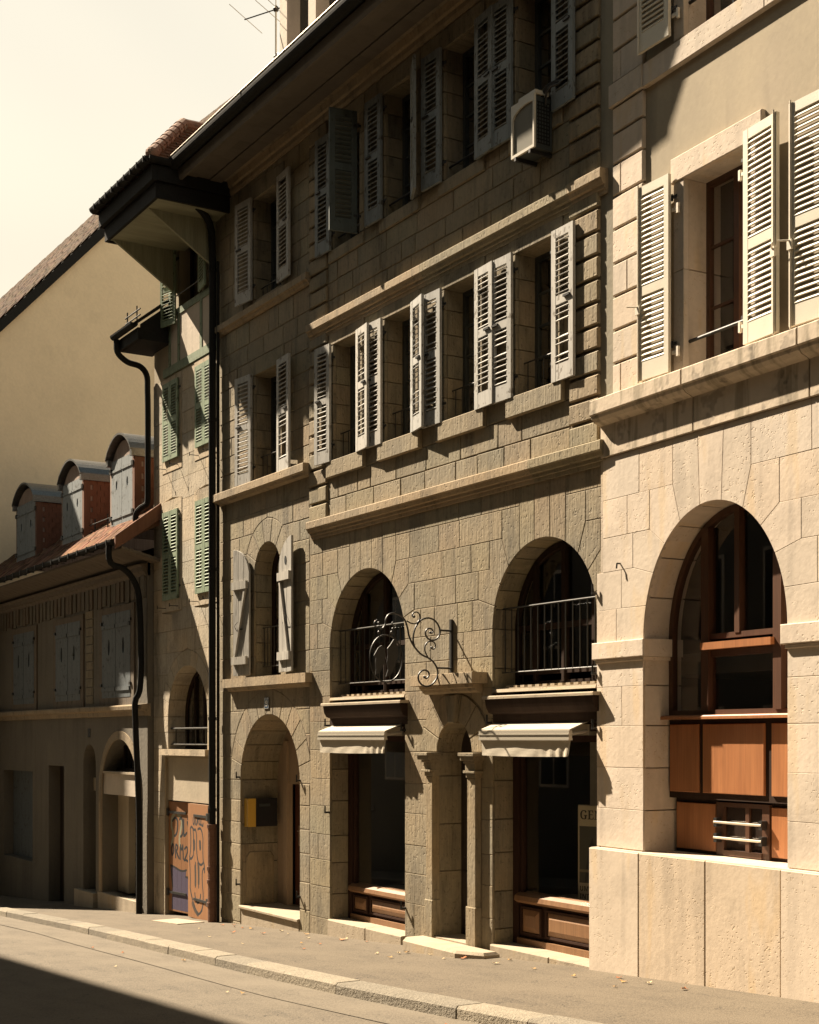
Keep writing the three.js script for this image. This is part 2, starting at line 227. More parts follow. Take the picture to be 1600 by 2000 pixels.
// ------------------------------------------------------------------ masonry
// openings: {cx, L(y), R(y), y0, y1}
const rectO = (x0, x1, y0, y1) => ({ cx: (x0 + x1) / 2, y0, y1, L: () => x0, R: () => x1 });
function archO(x0, x1, y0, spring, rO, ry = null) {  // opening plus its ring of voussoirs (outer half-width rO, outer height ry)
  const cx = (x0 + x1) / 2, h = ry ?? rO, w = y => y < spring - 1e-6 ? (x1 - x0) / 2 : rO * Math.sqrt(Math.max(0, 1 - ((y - spring) / h) ** 2));
  return { cx, y0, y1: spring + h, L: y => cx - w(y), R: y => cx + w(y), curved: true };
}
function stoneField(x0, x1, ys, ops, wmin, wmax, seed, joint = .012) {
  const r = rng(seed), out = [];
  for (let k = 0; k < ys.length - 1; k++) {
    const ya = ys[k], yb = ys[k + 1], act = ops.filter(o => o.y1 > ya + .01 && o.y0 < yb - .01).sort((a, b) => a.cx - b.cx);
    for (let s = 0; s <= act.length; s++) {
      const lo = act[s - 1], hi = act[s];
      const fl = y => !lo ? x0 : (y > lo.y1 || y < lo.y0) ? lo.cx : lo.R(y), fr = y => !hi ? x1 : (y > hi.y1 || y < hi.y0) ? hi.cx : hi.L(y);
      const N = 8, sy = [...Array(N + 1).keys()].map(i => ya + joint / 2 + (yb - ya - joint) * i / N + (i === 0 ? 1e-4 : i === N ? -1e-4 : 0));
      const ls = sy.map(fl), rs = sy.map(fr), lmax = Math.max(...ls), rmin = Math.min(...rs), lmin = Math.min(...ls), rmax = Math.max(...rs);
      if (rmax - lmin < .05) continue;
      const cuts = []; let x = lmax + (wmin + r() * (wmax - wmin)) * (.5 + .5 * r());
      while (x < rmin - wmin * .6) { cuts.push([x + (r() - .5) * .012, x + (r() - .5) * .012]); x += wmin + r() * (wmax - wmin); }
      for (let i = 0; i <= cuts.length; i++) {
        const L = cuts[i - 1], Rr = cuts[i], pts = [], jy = (r() - .5) * .006;
        const flat = a => Math.max(...a) - Math.min(...a) < .004;
        if (Rr) pts.push([Rr[0] - joint / 2, sy[0] + jy], [Rr[1] - joint / 2, sy[N]]); else if (flat(rs)) pts.push([rs[0] - joint / 2, sy[0] + jy], [rs[0] - joint / 2, sy[N]]); else sy.forEach((y, q) => pts.push([rs[q] - joint / 2, y]));
        if (L) pts.push([L[1] + joint / 2, sy[N]], [L[0] + joint / 2, sy[0] + jy]); else if (flat(ls)) pts.push([ls[0] + joint / 2, sy[N]], [ls[0] + joint / 2, sy[0] + jy]); else [...sy].reverse().forEach((y, q) => pts.push([ls[N - q] + joint / 2, y]));
        const c = [pts[0]]; for (const p of pts.slice(1)) { const e = c[c.length - 1]; if (Math.hypot(p[0] - e[0], p[1] - e[1]) > .006) c.push(p); }
        if (c.length < 3) continue;
        const a = Math.abs(THREE.ShapeUtils.area(c.map(p => new THREE.Vector2(...p)))); if (a > .006) out.push(c);
      }
    }
  }
  return out;
}
// arch whose voussoirs step up into the courses: ys = course lines from the springing, X = half-width of the stepped block at each course
function stepArch(x0, x1, y0, ry, ys, X, gap = .008, top = 3) {
  const cx = (x0 + x1) / 2, rx = (x1 - x0) / 2, sp = ys[0], n = X.length, yT = ys[n], polys = [], g = gap / 2;
  const I = t => [cx + rx * Math.cos(t), sp + ry * Math.sin(t)], th = k => k / (n - 1 + .55) * (PI / 2 - .30) + 0;
  const arc = (a, b, m = 4) => [...Array(m + 1).keys()].map(i => I(a + (b - a) * i / m));
  for (const s of [1, -1]) for (let k = 0; k < n - 1; k++) {
    const a = th(k) + g / rx, b = th(k + 1) - g / rx, p = [...arc(a, b).reverse(), [cx + X[k] - g, ys[k] + g], [cx + X[k] - g, ys[k + 1] - g]];
    if (X[k] - X[k + 1] > .03) p.push([cx + X[k + 1] + g, ys[k + 1] - g]);
    polys.push(s > 0 ? p : p.map(q => [2 * cx - q[0], q[1]]));
  }
  const t0 = th(n - 1), Xt = X[n - 1]; for (let i = 0; i < top; i++) { const a = t0 + (PI - 2 * t0) * i / top + g / rx, b = t0 + (PI - 2 * t0) * (i + 1) / top - g / rx, xa = cx + Xt - 2 * Xt * i / top - g, xb = cx + Xt - 2 * Xt * (i + 1) / top + g; const p = [...arc(a, b, 5).reverse()]; if (i === 0) p.push([xa, ys[n - 1] + g]); p.push([xa, yT - g], [xb, yT - g]); if (i === top - 1) p.push([xb, ys[n - 1] + g]); polys.push(p); }
  const w = y => { if (y < sp - 1e-6) return rx; for (let k = 0; k < n; k++) if (y < ys[k + 1]) return X[k]; return X[n - 1]; };
  return { polys, op: { cx, y0, y1: yT, L: y => cx - w(y), R: y => cx + w(y) } };
}
function ringStones(cx, cy, rx, ry, tx, ty, n, gap = .012) {   // voussoirs of an arch with half-width rx, height ry
  const out = [];
  for (let i = 0; i < n; i++) {
    const a = PI * i / n, b = PI * (i + 1) / n, g = gap / 2 / rx, pts = [];
    for (let k = 0; k <= 3; k++) { const t = a + g + (b - a - 2 * g) * k / 3; pts.push([cx + rx * Math.cos(t), cy + ry * Math.sin(t)]); }
    for (let k = 3; k >= 0; k--) { const t = a + g * .8 + (b - a - 1.6 * g) * k / 3; pts.push([cx + (rx + tx - .006) * Math.cos(t), cy + (ry + ty - .006) * Math.sin(t)]); }
    out.push(pts);
  }
  return out;
}
function archPath(x0, x1, y0, spring, ry, n = 24, grow = 0) { const cx = (x0 + x1) / 2, rx = (x1 - x0) / 2 + grow, h = ry + grow, p = [[cx + rx, y0], [cx + rx, spring]]; for (let i = 1; i < n; i++) { const t = PI * i / n; p.push([cx + rx * Math.cos(t), spring + h * Math.sin(t)]); } p.push([cx - rx, spring], [cx - rx, y0]); return p; }
// stones lining the reveal of an opening
function liner(add, parent, mats, x0, x1, ys, spring, ry, nArc, zb, zf, seed, th = .02) {
  const r = rng(seed), cx = (x0 + x1) / 2, rx = (x1 - x0) / 2;
  for (let k = 0; k < ys.length - 1; k++) for (const s of [-1, 1]) { const e = cx + s * rx, ins = r() * .004; add('reveal_stone', poly([[e - s * ins, ys[k] + .006], [e + s * th, ys[k] + .006], [e + s * th, ys[k + 1] - .006], [e - s * ins, ys[k + 1] - .006]], zb, zf), pick(mats, r), parent); }
  for (let i = 0; i < nArc; i++) {
    const a = PI * i / nArc + .006, b = PI * (i + 1) / nArc - .006, pts = [];
    for (let k = 0; k <= 4; k++) { const t = a + (b - a) * k / 4; pts.push([cx + rx * Math.cos(t), spring + ry * Math.sin(t)]); }
    for (let k = 4; k >= 0; k--) { const t = a + (b - a) * k / 4; pts.push([cx + (rx + th) * Math.cos(t), spring + (ry + th) * Math.sin(t)]); }
    add('reveal_stone', poly(pts, zb, zf), pick(mats, r), parent);
  }
}
function layStones(add, name, polys, mats, parent, seed, zb = -.03, zf = 0, ch = .006, vary = .006) { const r = rng(seed); for (const q of polys) { const f = zf - r() * vary, p = q.length <= 5 && ch > .005 ? q.map(([x, y]) => [x + (r() - .5) * .009, y + (r() - .5) * .009]) : q; add(name, poly(p, zb, f, ch), pick(mats, r), parent); } }
function steps(a, b, h, seed, j = .06) { const r = rng(seed), n = Math.max(1, Math.round((b - a) / h)), o = [a]; for (let i = 1; i < n; i++) o.push(a + (b - a) * i / n + (r() - .5) * j); o.push(b); return o; }

// ------------------------------------------------------------------ joinery
// louvred shutter: hinge at x=0, spreading to side (+1 right, -1 left)
const slatCache = {};
function shutter(w, h, side, m, { nU = 10, nL = 10, mid = .53, stile = .075, rail = .09, bottom = .17, th = .035, tilt = -.9, notch = true } = {}) {
  const X = (a, b) => side > 0 ? [a, b] : [-b, -a], parts = [];
  const B = (a, b, y0, y1, z0 = -th / 2, z1 = th / 2) => { const [p, q] = X(a, b); parts.push(bx(p, q, y0, y1, z0, z1)); };
  const ym = h * mid;
  B(0, stile, 0, h); B(w - stile, w, 0, h); B(stile, w - stile, h - rail, h, -th / 2 + .002, th / 2 - .002); B(stile, w - stile, 0, bottom, -th / 2 + .002, th / 2 - .002); B(stile, w - stile, ym - .045, ym + .045, -th / 2 + .002, th / 2 - .002);
  const o = new THREE.Mesh(boxUV(merge(parts), R0() * 3, R0() * 3), m); o.name = 'shutter'; o.castShadow = o.receiveShadow = true;
  const key = [w, stile].join(); const sg = slatCache[key] ??= boxUV(new THREE.BoxGeometry(w - 2 * stile + .004, .050, .011));
  const lay = (y0, y1, n) => { for (let i = 0; i < n; i++) { if (notch && R0() < .025) continue; const s = new THREE.Mesh(sg, m); s.name = 'slat'; if (notch && R0() < .12) s.rotation.z = (R0() - .5) * .05; s.castShadow = s.receiveShadow = true; s.position.set(side * w / 2, y0 + (y1 - y0) * (i + .5) / n, 0); s.rotation.x = tilt + (R0() - .5) * (notch ? .22 : .06); o.add(s); } };
  lay(ym + .045, h - rail, nU); lay(bottom, ym - .045, nL);
  for (const y of [.14 * h, .88 * h]) { const [p, q] = X(-.07, .05); mesh('hinge', merge([bx(p, q, y - .014, y + .014, -th / 2 - .012, -th / 2 - .002), bar([side * -.005, y - .03, -th / 2 - .01], [side * -.005, y + .03, -th / 2 - .01], .011, 6)]), M.iron, o); }
  if (notch) { const [p, q] = X(w * .60, w * .88); mesh('pull_handle', bx(p, q, ym + .0, ym + .022, th / 2, th / 2 + .02), M.iron, o); }
  return o;
}
// casement window; bars = horizontal glazing bars, split = centre mullion
function casement(H, x0, x1, y0, y1, z, m, { fr = .05, split = true, bars = 3, d = .05, name = 'window' } = {}) {
  const P = [bx(x0, x0 + fr, y0, y1, z - d, z), bx(x1 - fr, x1, y0, y1, z - d, z), bx(x0 + fr, x1 - fr, y0, y0 + fr * 1.4, z - d, z - .002), bx(x0 + fr, x1 - fr, y1 - fr, y1, z - d, z - .002)];
  const cxs = split ? [[x0 + fr, (x0 + x1) / 2 - fr * .7], [(x0 + x1) / 2 + fr * .7, x1 - fr]] : [[x0 + fr, x1 - fr]];
  if (split) P.push(bx(cxs[0][1], cxs[1][0], y0 + fr * 1.4, y1 - fr, z - d, z + .012));
  const ya = y0 + fr * 1.4, yb = y1 - fr;
  for (let i = 1; i < bars; i++) for (const [a, b] of cxs) { const y = ya + (yb - ya) * i / bars; P.push(bx(a, b, y - .012, y + .012, z - d + .01, z - .012)); }
  const w = H.add(name, merge(P), m);
  for (const [a, b] of cxs) for (let i = 0; i < bars; i++) { const p = ya + (yb - ya) * i / bars + (i ? .012 : 0), q = ya + (yb - ya) * (i + 1) / bars - (i < bars - 1 ? .012 : 0); H.add('pane', bx(a - .004, b + .004, p - .004, q + .004, z - d * .6 - .003, z - d * .6), M.glass, w); }
  return w;
}
function railing(H, x0, x1, y0, y1, z, n, r = .008, parent) { const P = [bar([x0, y1, z], [x1, y1, z], r * 1.3, 8), bar([x0, y0, z], [x1, y0, z], r, 6)]; const g = H.add('railing', merge(P), M.railIron, parent); for (let i = 0; i < n; i++) { const x = x0 + (x1 - x0) * (i + .5) / n; H.add('baluster', bar([x, y0, z], [x, y1, z], r, 6), M.railIron, g); } return g; }
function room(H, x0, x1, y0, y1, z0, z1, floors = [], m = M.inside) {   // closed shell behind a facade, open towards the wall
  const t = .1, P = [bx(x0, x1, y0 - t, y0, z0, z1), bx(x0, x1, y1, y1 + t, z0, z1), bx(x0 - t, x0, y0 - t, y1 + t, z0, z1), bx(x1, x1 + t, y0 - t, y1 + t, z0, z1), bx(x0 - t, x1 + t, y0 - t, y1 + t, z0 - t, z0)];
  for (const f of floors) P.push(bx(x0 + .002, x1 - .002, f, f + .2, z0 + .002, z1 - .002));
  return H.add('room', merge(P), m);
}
function tilesOn(H, name, x0, x1, eave, rise, m, { w = .19, expo = .15, seed = 5, tint = [.75, 1.2], parent } = {}) {   // flat clay tiles on a slope; eave/rise = [z,y] points, eave at the bottom
  const r = rng(seed), dz = rise[0] - eave[0], dy = rise[1] - eave[1], L = Math.hypot(dz, dy), nr = Math.ceil(L / expo), nc = Math.ceil((x1 - x0) / w);
  const sh = [[-w / 2 + .002, .30], [-w / 2 + .002, .045], [-w / 4, .012], [0, 0], [w / 4, .012], [w / 2 - .002, .045], [w / 2 - .002, .30]];
  const g = boxUV(poly(sh, -.008, .008)), I = new THREE.InstancedMesh(g, (() => { const w = m.clone(); w.color.setRGB(1, 1, 1); return w; })(), nr * nc), q = new THREE.Object3D(), c = new THREE.Color(), pos = H.g.position;
  const ang = Math.atan2(dy, -dz); let k = 0;
  for (let i = 0; i < nr; i++) for (let j = 0; j < nc; j++) {
    const t = i * expo / L, x = x0 + (j + .5 + (i % 2 ? .5 : 0)) * w; if (x > x1) continue;
    q.position.set(x - pos.x, eave[1] + dy * t + .016 - pos.y, eave[0] + dz * t - pos.z);
    q.rotation.set(-(PI / 2 - ang) + .07 + (r() - .5) * .04, (r() - .5) * .02, (r() - .5) * .05); q.updateMatrix(); I.setMatrixAt(k, q.matrix);
    const b = tint[0] + (tint[1] - tint[0]) * r(); c.setRGB(m.color.r * b * (.92 + .16 * r()), m.color.g * b * (.9 + .2 * r()), m.color.b * b * (.85 + .25 * r())); I.setColorAt(k, c); k++;
  }
  I.count = k; I.name = name; I.castShadow = I.receiveShadow = true; I.userData.kind = 'stuff'; (parent || H.g).add(I); return I;
}
// ------------------------------------------------------------------ the wide stone house with two shops
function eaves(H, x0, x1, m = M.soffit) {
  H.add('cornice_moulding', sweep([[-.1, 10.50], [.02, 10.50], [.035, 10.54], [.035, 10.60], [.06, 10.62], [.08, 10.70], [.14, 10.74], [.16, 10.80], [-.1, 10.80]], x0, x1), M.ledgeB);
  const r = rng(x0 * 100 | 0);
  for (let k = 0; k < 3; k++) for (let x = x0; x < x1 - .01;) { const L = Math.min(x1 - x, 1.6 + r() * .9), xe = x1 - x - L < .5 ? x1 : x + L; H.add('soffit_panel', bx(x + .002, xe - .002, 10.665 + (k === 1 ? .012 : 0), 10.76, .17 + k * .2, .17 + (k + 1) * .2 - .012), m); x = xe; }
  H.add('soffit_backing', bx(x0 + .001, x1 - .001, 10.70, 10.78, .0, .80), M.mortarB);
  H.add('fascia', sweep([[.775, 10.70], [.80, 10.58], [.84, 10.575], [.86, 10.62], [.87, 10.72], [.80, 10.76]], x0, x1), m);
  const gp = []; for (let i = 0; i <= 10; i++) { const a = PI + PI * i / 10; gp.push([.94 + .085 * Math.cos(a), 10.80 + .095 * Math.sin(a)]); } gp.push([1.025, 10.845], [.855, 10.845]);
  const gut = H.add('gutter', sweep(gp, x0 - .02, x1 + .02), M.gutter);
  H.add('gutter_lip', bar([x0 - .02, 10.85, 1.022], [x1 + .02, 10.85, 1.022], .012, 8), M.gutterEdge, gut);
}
const B = house('shop_house', 'tall weathered sandstone house with two arched shopfronts and grey louvred shutters', [-13.9, yG(-13.9), 0]);
{
  const X0 = -17.0, X1 = -10.76, mats = SB, add = B.add;
  const W = [-16.31, -14.98, -13.63, -12.23], WW = .69;
  const f2 = [5.96, 7.48], f3 = [8.74, 10.26];
  const A1 = [-16.43, -14.53], A2 = [-12.68, -10.89], SP = 3.5, r1 = (A1[1] - A1[0]) / 2, r2 = (A2[1] - A2[0]) / 2;
  const D = [-13.80, -13.08], DS = 2.14, rd = (D[1] - D[0]) / 2;
  const g = .026, holes = [archPath(...A1, -1, SP, r1, 28, g), archPath(...A2, -1, SP, r2, 28, g), archPath(...D, -1, DS, rd, 20, g)];
  for (const w of W) for (const [a, b] of [f2, f3]) holes.push([[w - .02, a - .02], [w + WW + .02, a - .02], [w + WW + .02, b + .02], [w - .02, b + .02]]);
  // the ground-floor openings cut the lower edge of the outline
  const cutEdge = p => p;                                   // (kept as holes; the wall runs on below the pavement)
  const wall = add('wall', shaped([[X0, -1.4], [-10.6, -1.4], [-10.6, 10.8], [X0, 10.8]], holes.map(cutEdge), -.42, -.0055), M.mortarB);
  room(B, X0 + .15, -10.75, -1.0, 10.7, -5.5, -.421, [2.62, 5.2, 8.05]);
  // stone facing: ground storey, first storey, second storey
  const ysG = [-.6, -.1, .32, .68, 1.02, 1.40, 1.76, DS, 2.52, 2.86, 3.2, SP, 3.84, 4.16, 4.47, 4.78, 5.06];
  const v1 = stepArch(...A1, -2, r1, ysG.filter(y => y >= SP), [r1 + .36, r1 + .22, r1 + .08, .74, .42]), v2 = stepArch(...A2, -2, r2, ysG.filter(y => y >= SP), [r2 + .40, r2 + .28, r2 + .06, .72, .40]);
  layStones(add, 'stone', stoneField(X0, X1, ysG, [v1.op, v2.op, { ...archO(-13.95, -12.90, -2, DS, .74, .68) }], .36, .82, 101, .008), mats, wall, 1, -.03, 0, .0035, .003);
  layStones(add, 'voussoir', v1.polys, mats, wall, 2, -.03, 0, .004, .003);
  layStones(add, 'voussoir', v2.polys, mats, wall, 3, -.03, 0, .004, .003);
  layStones(add, 'voussoir', ringStones(-13.44, DS, rd, rd, .37, .32, 7, .010), mats, wall, 4, -.03, .012);
  const sur = [...W.map(w => rectO(w - .12, w + WW + .12, f2[0] - .22, 7.70)), ];
  layStones(add, 'stone', stoneField(-16.46, -11.31, [5.21, 5.46, ...steps(5.74, 7.48, .29, 5), 7.70, 7.76], sur, .3, .75, 102), mats, wall, 5, -.03, .008);
  const sur3 = W.map(w => rectO(w - .12, w + WW + .12, f3[0] - .17, 10.5));
  layStones(add, 'stone', stoneField(-16.46, -11.31, [7.87, 8.09, 8.32, 8.57, ...steps(8.74, 10.26, .3, 6), 10.5], sur3, .3, .8, 103), mats, wall, 6, -.03, .008);
  // rusticated quoin strips at both ends
  const rq = rng(9);
  for (const [a, b] of [[-16.97, -16.48], [-11.29, -10.83]]) for (const [y0, y1] of [[5.21, 7.76], [7.87, 10.5]]) { const n = Math.round((y1 - y0) / .225); for (let i = 0; i < n; i++) { const p = y0 + (y1 - y0) * i / n, q = y0 + (y1 - y0) * (i + 1) / n; add('quoin', poly([[a, p + .018], [b, p + .018], [b, q - .018], [a, q - .018]], -.03, .032 + rq() * .006, .012), pick(mats, rq), wall); } }
  add('render_strip', bx(-10.825, -10.60, 5.0, 10.75, -.034, -.004), M.stuccoStrip);
  // window surrounds, reveals, sills, casements, shutters
  W.forEach((w, i) => {
    for (const [fl, [a, b]] of [[2, f2], [3, f3]]) {
      const r = rng(40 + i * 3 + fl), x1 = w + WW;
      add('lintel', poly([[w - .12, b + .004], [x1 + .12, b + .004], [x1 + .12, b + .215], [w - .12, b + .215]], -.03, .016, .006), pick(mats, r));
      const js = steps(a, b, .27, 60 + i + fl, .05);
      for (let k = 0; k < js.length - 1; k++) for (const [p, q] of [[w - .12, w], [x1, x1 + .12]]) add('jamb_stone', poly([[p + .003, js[k] + .004], [q - .003, js[k] + .004], [q - .003, js[k + 1] - .004], [p + .003, js[k + 1] - .004]], -.03, .014, .006), pick(mats, r));
      liner(add, B.g, mats, w, x1, js, b, 0, 0, -.42, -.032, 70 + i + fl);
      add('reveal_soffit', bx(w - .015, x1 + .015, b, b + .016, -.42, -.031), pick(mats, r));
      if (fl === 2) add('sill', poly([[w - .13, a - .225], [x1 + .16, a - .225], [x1 + .16, a - .012], [w - .13, a - .012]], -.40, .06, .008), pick([mats[0], mats[2], mats[5]], r));
      else add('sill', poly([[w - .12, a - .165], [x1 + .12, a - .165], [x1 + .12, a - .012], [w - .12, a - .012]], -.40, .03, .008), pick([mats[0], mats[1], mats[5]], r));
      casement(B, w + .002, x1 - .002, a - .01, b, -.24, fl === 2 ? M.frameB : M.frameB, { fr: .055, bars: 4 });
      if (fl === 2) railing(B, w, x1, a + .03, a + .36, -.10, 5, .007); else B.add('guard_bar', bar([w - .01, a + .16, -.06], [x1 + .01, a + .16, -.06], .012), M.iron);
      // shutters
      const sh = (side, ang, m, opt) => { const s = shutter(.37, b - a + .03, side, m, opt); s.rotation.y = -side * ang; return B.at(s, side > 0 ? x1 + .01 : w - .01, a - .02, .055); };
      const bad = r() * .12;
      if (fl === 2) { sh(-1, [.08, .02, .04, .02][i], M.shutters[i % 3]); sh(1, [.13, .20, .06, .03][i], M.shutters[(i + 1) % 3]); }
      else { sh(-1, [.05, .04, .06, .03][i], M.shutterTopShade); if (i === 0) { const s = sh(1, 1.75, M.shutterDark, { notch: false }); s.userData.label = 'dark shutter swung half open across its window'; } else sh(1, [0, .46, .07, .04][i], M.shutterTopShade); }  // top floor takes a darker, cooler grey with its shade in the colour
    }
  });
  // string courses
  const lp = (y, p) => [[-.03, y + .10], [p - .01, y + .095], [p, y + .085], [p, y], [p - .02, y - .012], [p - .035, y - .05], [.045, y - .06], [.042, y - .095], [.025, y - .10], [.02, y - .14], [-.03, y - .14]];
  for (const y of [5.12, 7.775]) { const r = rng(y * 10 | 0); for (let x = -16.93; x < -10.72;) { const L = 1.0 + r() * .8, xe = Math.min(-10.71, x + L); add('string_course_block', sweep(lp(y, .105), x + .002, xe - .001), [M.ledgeB, M.ledgeB, SB[2], SB[5]][Math.floor(r() * 4)]); x = xe; } }
  eaves(B, X0, -12.42); const k0 = B.g.children.length; eaves(B, -12.42, -10.62);
  const shadowCut = q => { const p = q.attributes.position; for (let i = 0; i < p.count; i++) { const x = p.getX(i) + B.g.position.x, z = p.getZ(i); p.setZ(i, z - Math.max(0, z) * .20 * Math.max(0, x + 12.42)); } q.computeVertexNormals(); };   // unseen eave end cut back to shape its shadow on the neighbour
  B.g.children.slice(k0).forEach(o => o.traverse(c => c.geometry && shadowCut(c.geometry)));
  // arched mezzanine windows and shopfronts
  for (const [k, [a, b], rr] of [[0, A1, r1], [1, A2, r2]]) {
    const cx = (a + b) / 2, z = -.30, yb = [-.09, .045][k];
    liner(add, B.g, [SB[0], SB[1], SB[3], SB[5]], a, b, steps(-.6, SP, .42, 80 + k, .08), SP, rr, 13, -.42, -.032, 90 + k);
    // window in the arch
    const fr = [shaped(archPath(a + .01, b - .01, 2.84, SP, rr - .01, 26).reverse(), [archPath(a + .075, b - .075, 2.92, SP, rr - .075, 26)], z - .05, z)];
    const xs = [a + .36, cx - .03, b - .42]; for (const x of xs) { const top = SP + Math.sqrt(Math.max(0, (rr - .05) ** 2 - (x + .03 - cx) ** 2)); fr.push(bx(x, x + .065, 2.9, top, z - .05, z + .02)); }
    fr.push(bx(a + .06, b - .06, SP - .03, SP + .03, z - .05, z + .012), bx(a + .05, b - .05, 2.99, 3.03, z - .05, z + .015));
    const w = add('arched_window', merge(fr), M.frameDark);
    const cols = [a + .075, ...xs.flatMap(x => [x, x + .065]), b - .075];
    for (let c = 0; c < cols.length; c += 2) {
      const p = cols[c], q = cols[c + 1]; add('pane', bx(p, q, 3.03, SP - .03, z - .03, z - .026), M.glass, w);
      const top = []; for (let i = 0; i <= 8; i++) { const x = q + (p - q) * i / 8; top.push([x, SP + Math.sqrt(Math.max(.0001, (rr - .07) ** 2 - (x - cx) ** 2))]); }
      if (Math.max(...top.map(t => t[1])) > SP + .1) add('pane', poly([[p, SP + .03], [q, SP + .03], ...top.filter(t => t[1] > SP + .04)], z - .03, z - .026), M.glass, w);
    }
    railing(B, a + .0, b - .0, 3.02, 3.72, -.13, 15, .008);
    // rows of pale dashes standing in for sun falling through the railing
    const tr = []; for (let row = 0; row < 3; row++) for (let i = 0; i < 12; i++) tr.push(bx(a + .1 + i * (b - a - .2) / 12 + (row % 2) * .05, a + .1 + i * (b - a - .2) / 12 + .07 + (row % 2) * .05, 2.845, 2.875, -.27 + row * .06, -.23 + row * .06));
    tr.push(bx(a + .09, b - .09, 2.842, 2.850, -.29, -.08)); add('sunlit_dashes', merge(tr), M.slab);
    // shop cornice, fascia
    const cz = .13, xl = a - .02, xr = Math.min(b + .10, b + .10);
    add('shop_trim', sweep([[-.34, 2.84], [.0, 2.835], [.012, 2.80], [-.34, 2.80]], a + .004, b - .004), M.slab);
    add('shop_cornice', sweep([[-.34, 2.765], [cz - .01, 2.76], [cz, 2.75], [cz, 2.725], [-.34, 2.725]], xl, xr), M.slab);
    add('shop_fascia', merge([sweep([[-.34, 2.722], [cz - .02, 2.722], [cz - .03, 2.66], [.09, 2.63], [.06, 2.58], [-.0, 2.56], [-.0, 2.47], [-.34, 2.47]], xl + .03, xr - .03), bx(a + .01, b - .01, 2.37, 2.46, -.34, -.06)]), M.frameDark);
    // shop window
    const zs = -.27, gy = k ? .56 : .33;
    const sf = [bx(a + .01, a + .11, yb, 2.36, zs - .08, zs), bx(b - .11, b - .01, yb, 2.36, zs - .08, zs), bx(a + .11, b - .11, 2.26, 2.36, zs - .08, zs - .003), bx(a + .13, a + .17, gy, 2.26, zs - .07, zs - .015)];
    const sw = add('shop_window', merge(sf), M.frameWine);
    add('shop_sill', sweep([[zs - .1, gy + .06], [zs + .0, gy + .05], [zs + .05, gy + .02], [zs + .06, gy - .03], [zs + .02, gy - .06], [zs - .1, gy - .06]], a + .11, b - .02), M.panelShop, sw);
    add('pane', bx(a + .17, b - .11, gy + .055, 2.262, zs - .05, zs - .045), M.glass, sw);
    // stall riser with raised panels
    const rz = zs - .01; add('stall_riser', bx(a + .11, b - .01, yb - .3, gy - .055, rz - .06, rz - .02), M.frameWine, sw);
    add('base_board', bx(a + .11, b - .01, yb - .28, yb + .07, rz - .02, rz + .03), M.panelShop, sw);
    const py0 = yb + .11, py1 = gy - .10, ps = [[a + .15, a + .52], [a + .60, b - .30], [b - .24, b - .03]];
    for (const [p, q] of ps) {
      add('panel_moulding', shaped([[p, py0], [q, py0], [q, py1], [p, py1]], [[[p + .025, py0 + .025], [p + .025, py1 - .025], [q - .025, py1 - .025], [q - .025, py0 + .025]]], rz - .02, rz + .012), M.frameWine, sw);
      add('raised_panel', poly([[p + .03, py0 + .03], [q - .03, py0 + .03], [q - .03, py1 - .03], [p + .03, py1 - .03]], -.01, .06, .06).scale(1, 1, .42).translate(0, 0, rz), M.panelShop, sw);
    }
    // stone step under the shopfront
    let x = a + .005; const r = rng(12 + k); while (x < b - .02) { const xe = b - x < 1.2 ? b - .005 : x + .95 + r() * .2; add('stone_step', poly([[x, yG(x) - .4], [xe - .004, yG(x) - .4], [xe - .004, yb + .0 + .0], [x, yb]], -.36, .045, .012), M.slab); x = xe; }
    // inside of the shop
    add('shop_partition', bx(a + .35, a + .95, yb, 2.5, -1.15, -1.08), M.insidePale);
    add('display_floor', bx(a + .1, b - .1, gy - .12, gy - .02, -1.05, zs - .09), M.insidePale);
    for (const [hx, hy] of [[a - .02, 2.47], [b + .02, 2.40], [b + .02, .25], ...(k ? [[b + .015, 3.73], [b + .015, 2.94]] : [[a - .02, 1.32]])]) add('hinge_pin', merge([bx(hx - .012, hx + .012, hy - .012, hy + .012, -.02, .07), bar([hx, hy - .01, .062], [hx, hy + .09, .062], .011, 6)]), M.iron);
  }
  // doorway between the shops
  const base = .0;
  for (const [p, q, s] of [[-13.94, -13.80, 1], [-13.08, -12.91, -1]]) {
    add('pilaster', merge([poly([[p, base - .3], [q, base - .3], [q, 1.86], [p, 1.86]], -.03, .07, .008), poly([[p - .012, base - .3], [q + .012, base - .3], [q + .012, base + .42], [p - .012, base + .42]], -.03, .082, .008)]), SB[2]);
    const cp = []; for (const [y0, y1, e] of [[1.86, 1.91, .012], [1.91, 1.94, .045], [1.94, 2.02, .02], [2.02, 2.05, .04], [2.05, 2.10, .075], [2.10, 2.14, .10]]) cp.push(poly([[p - (s > 0 ? e : e * .4), y0], [q + (s < 0 ? e : e * .4), y0], [q + (s < 0 ? e : e * .4), y1 - .002], [p - (s > 0 ? e : e * .4), y1 - .002]], -.03, .07 + e, .004));
    add('capital', merge(cp), SB[2]);
  }
  liner(add, B.g, [SB[0], SB[3], SB[1]], D[0], D[1], [base - .3, .75, 1.30, 1.86, DS], DS, rd, 5, -.42, -.032, 99);
  add('keystone', poly([[-13.50, DS + rd - .03], [-13.38, DS + rd - .03], [-13.32, 2.80], [-13.56, 2.80]], -.03, .06, .015), SB[3]);
  add('door_hood', merge([poly([[-14.07, 2.905], [-12.78, 2.905], [-12.78, 3.03], [-14.07, 3.03]], -.03, .205, .004), sweep([[-.03, 2.903], [.14, 2.903], [.13, 2.87], [.10, 2.86], [.09, 2.83], [.05, 2.81], [-.03, 2.81]], -13.98, -12.87)]), M.ledgeB);
  const door = add('door', shaped(archPath(D[0] + .01, D[1] - .01, base, DS, rd - .01, 20).reverse(), [], -.38, -.33), M.doorDark);
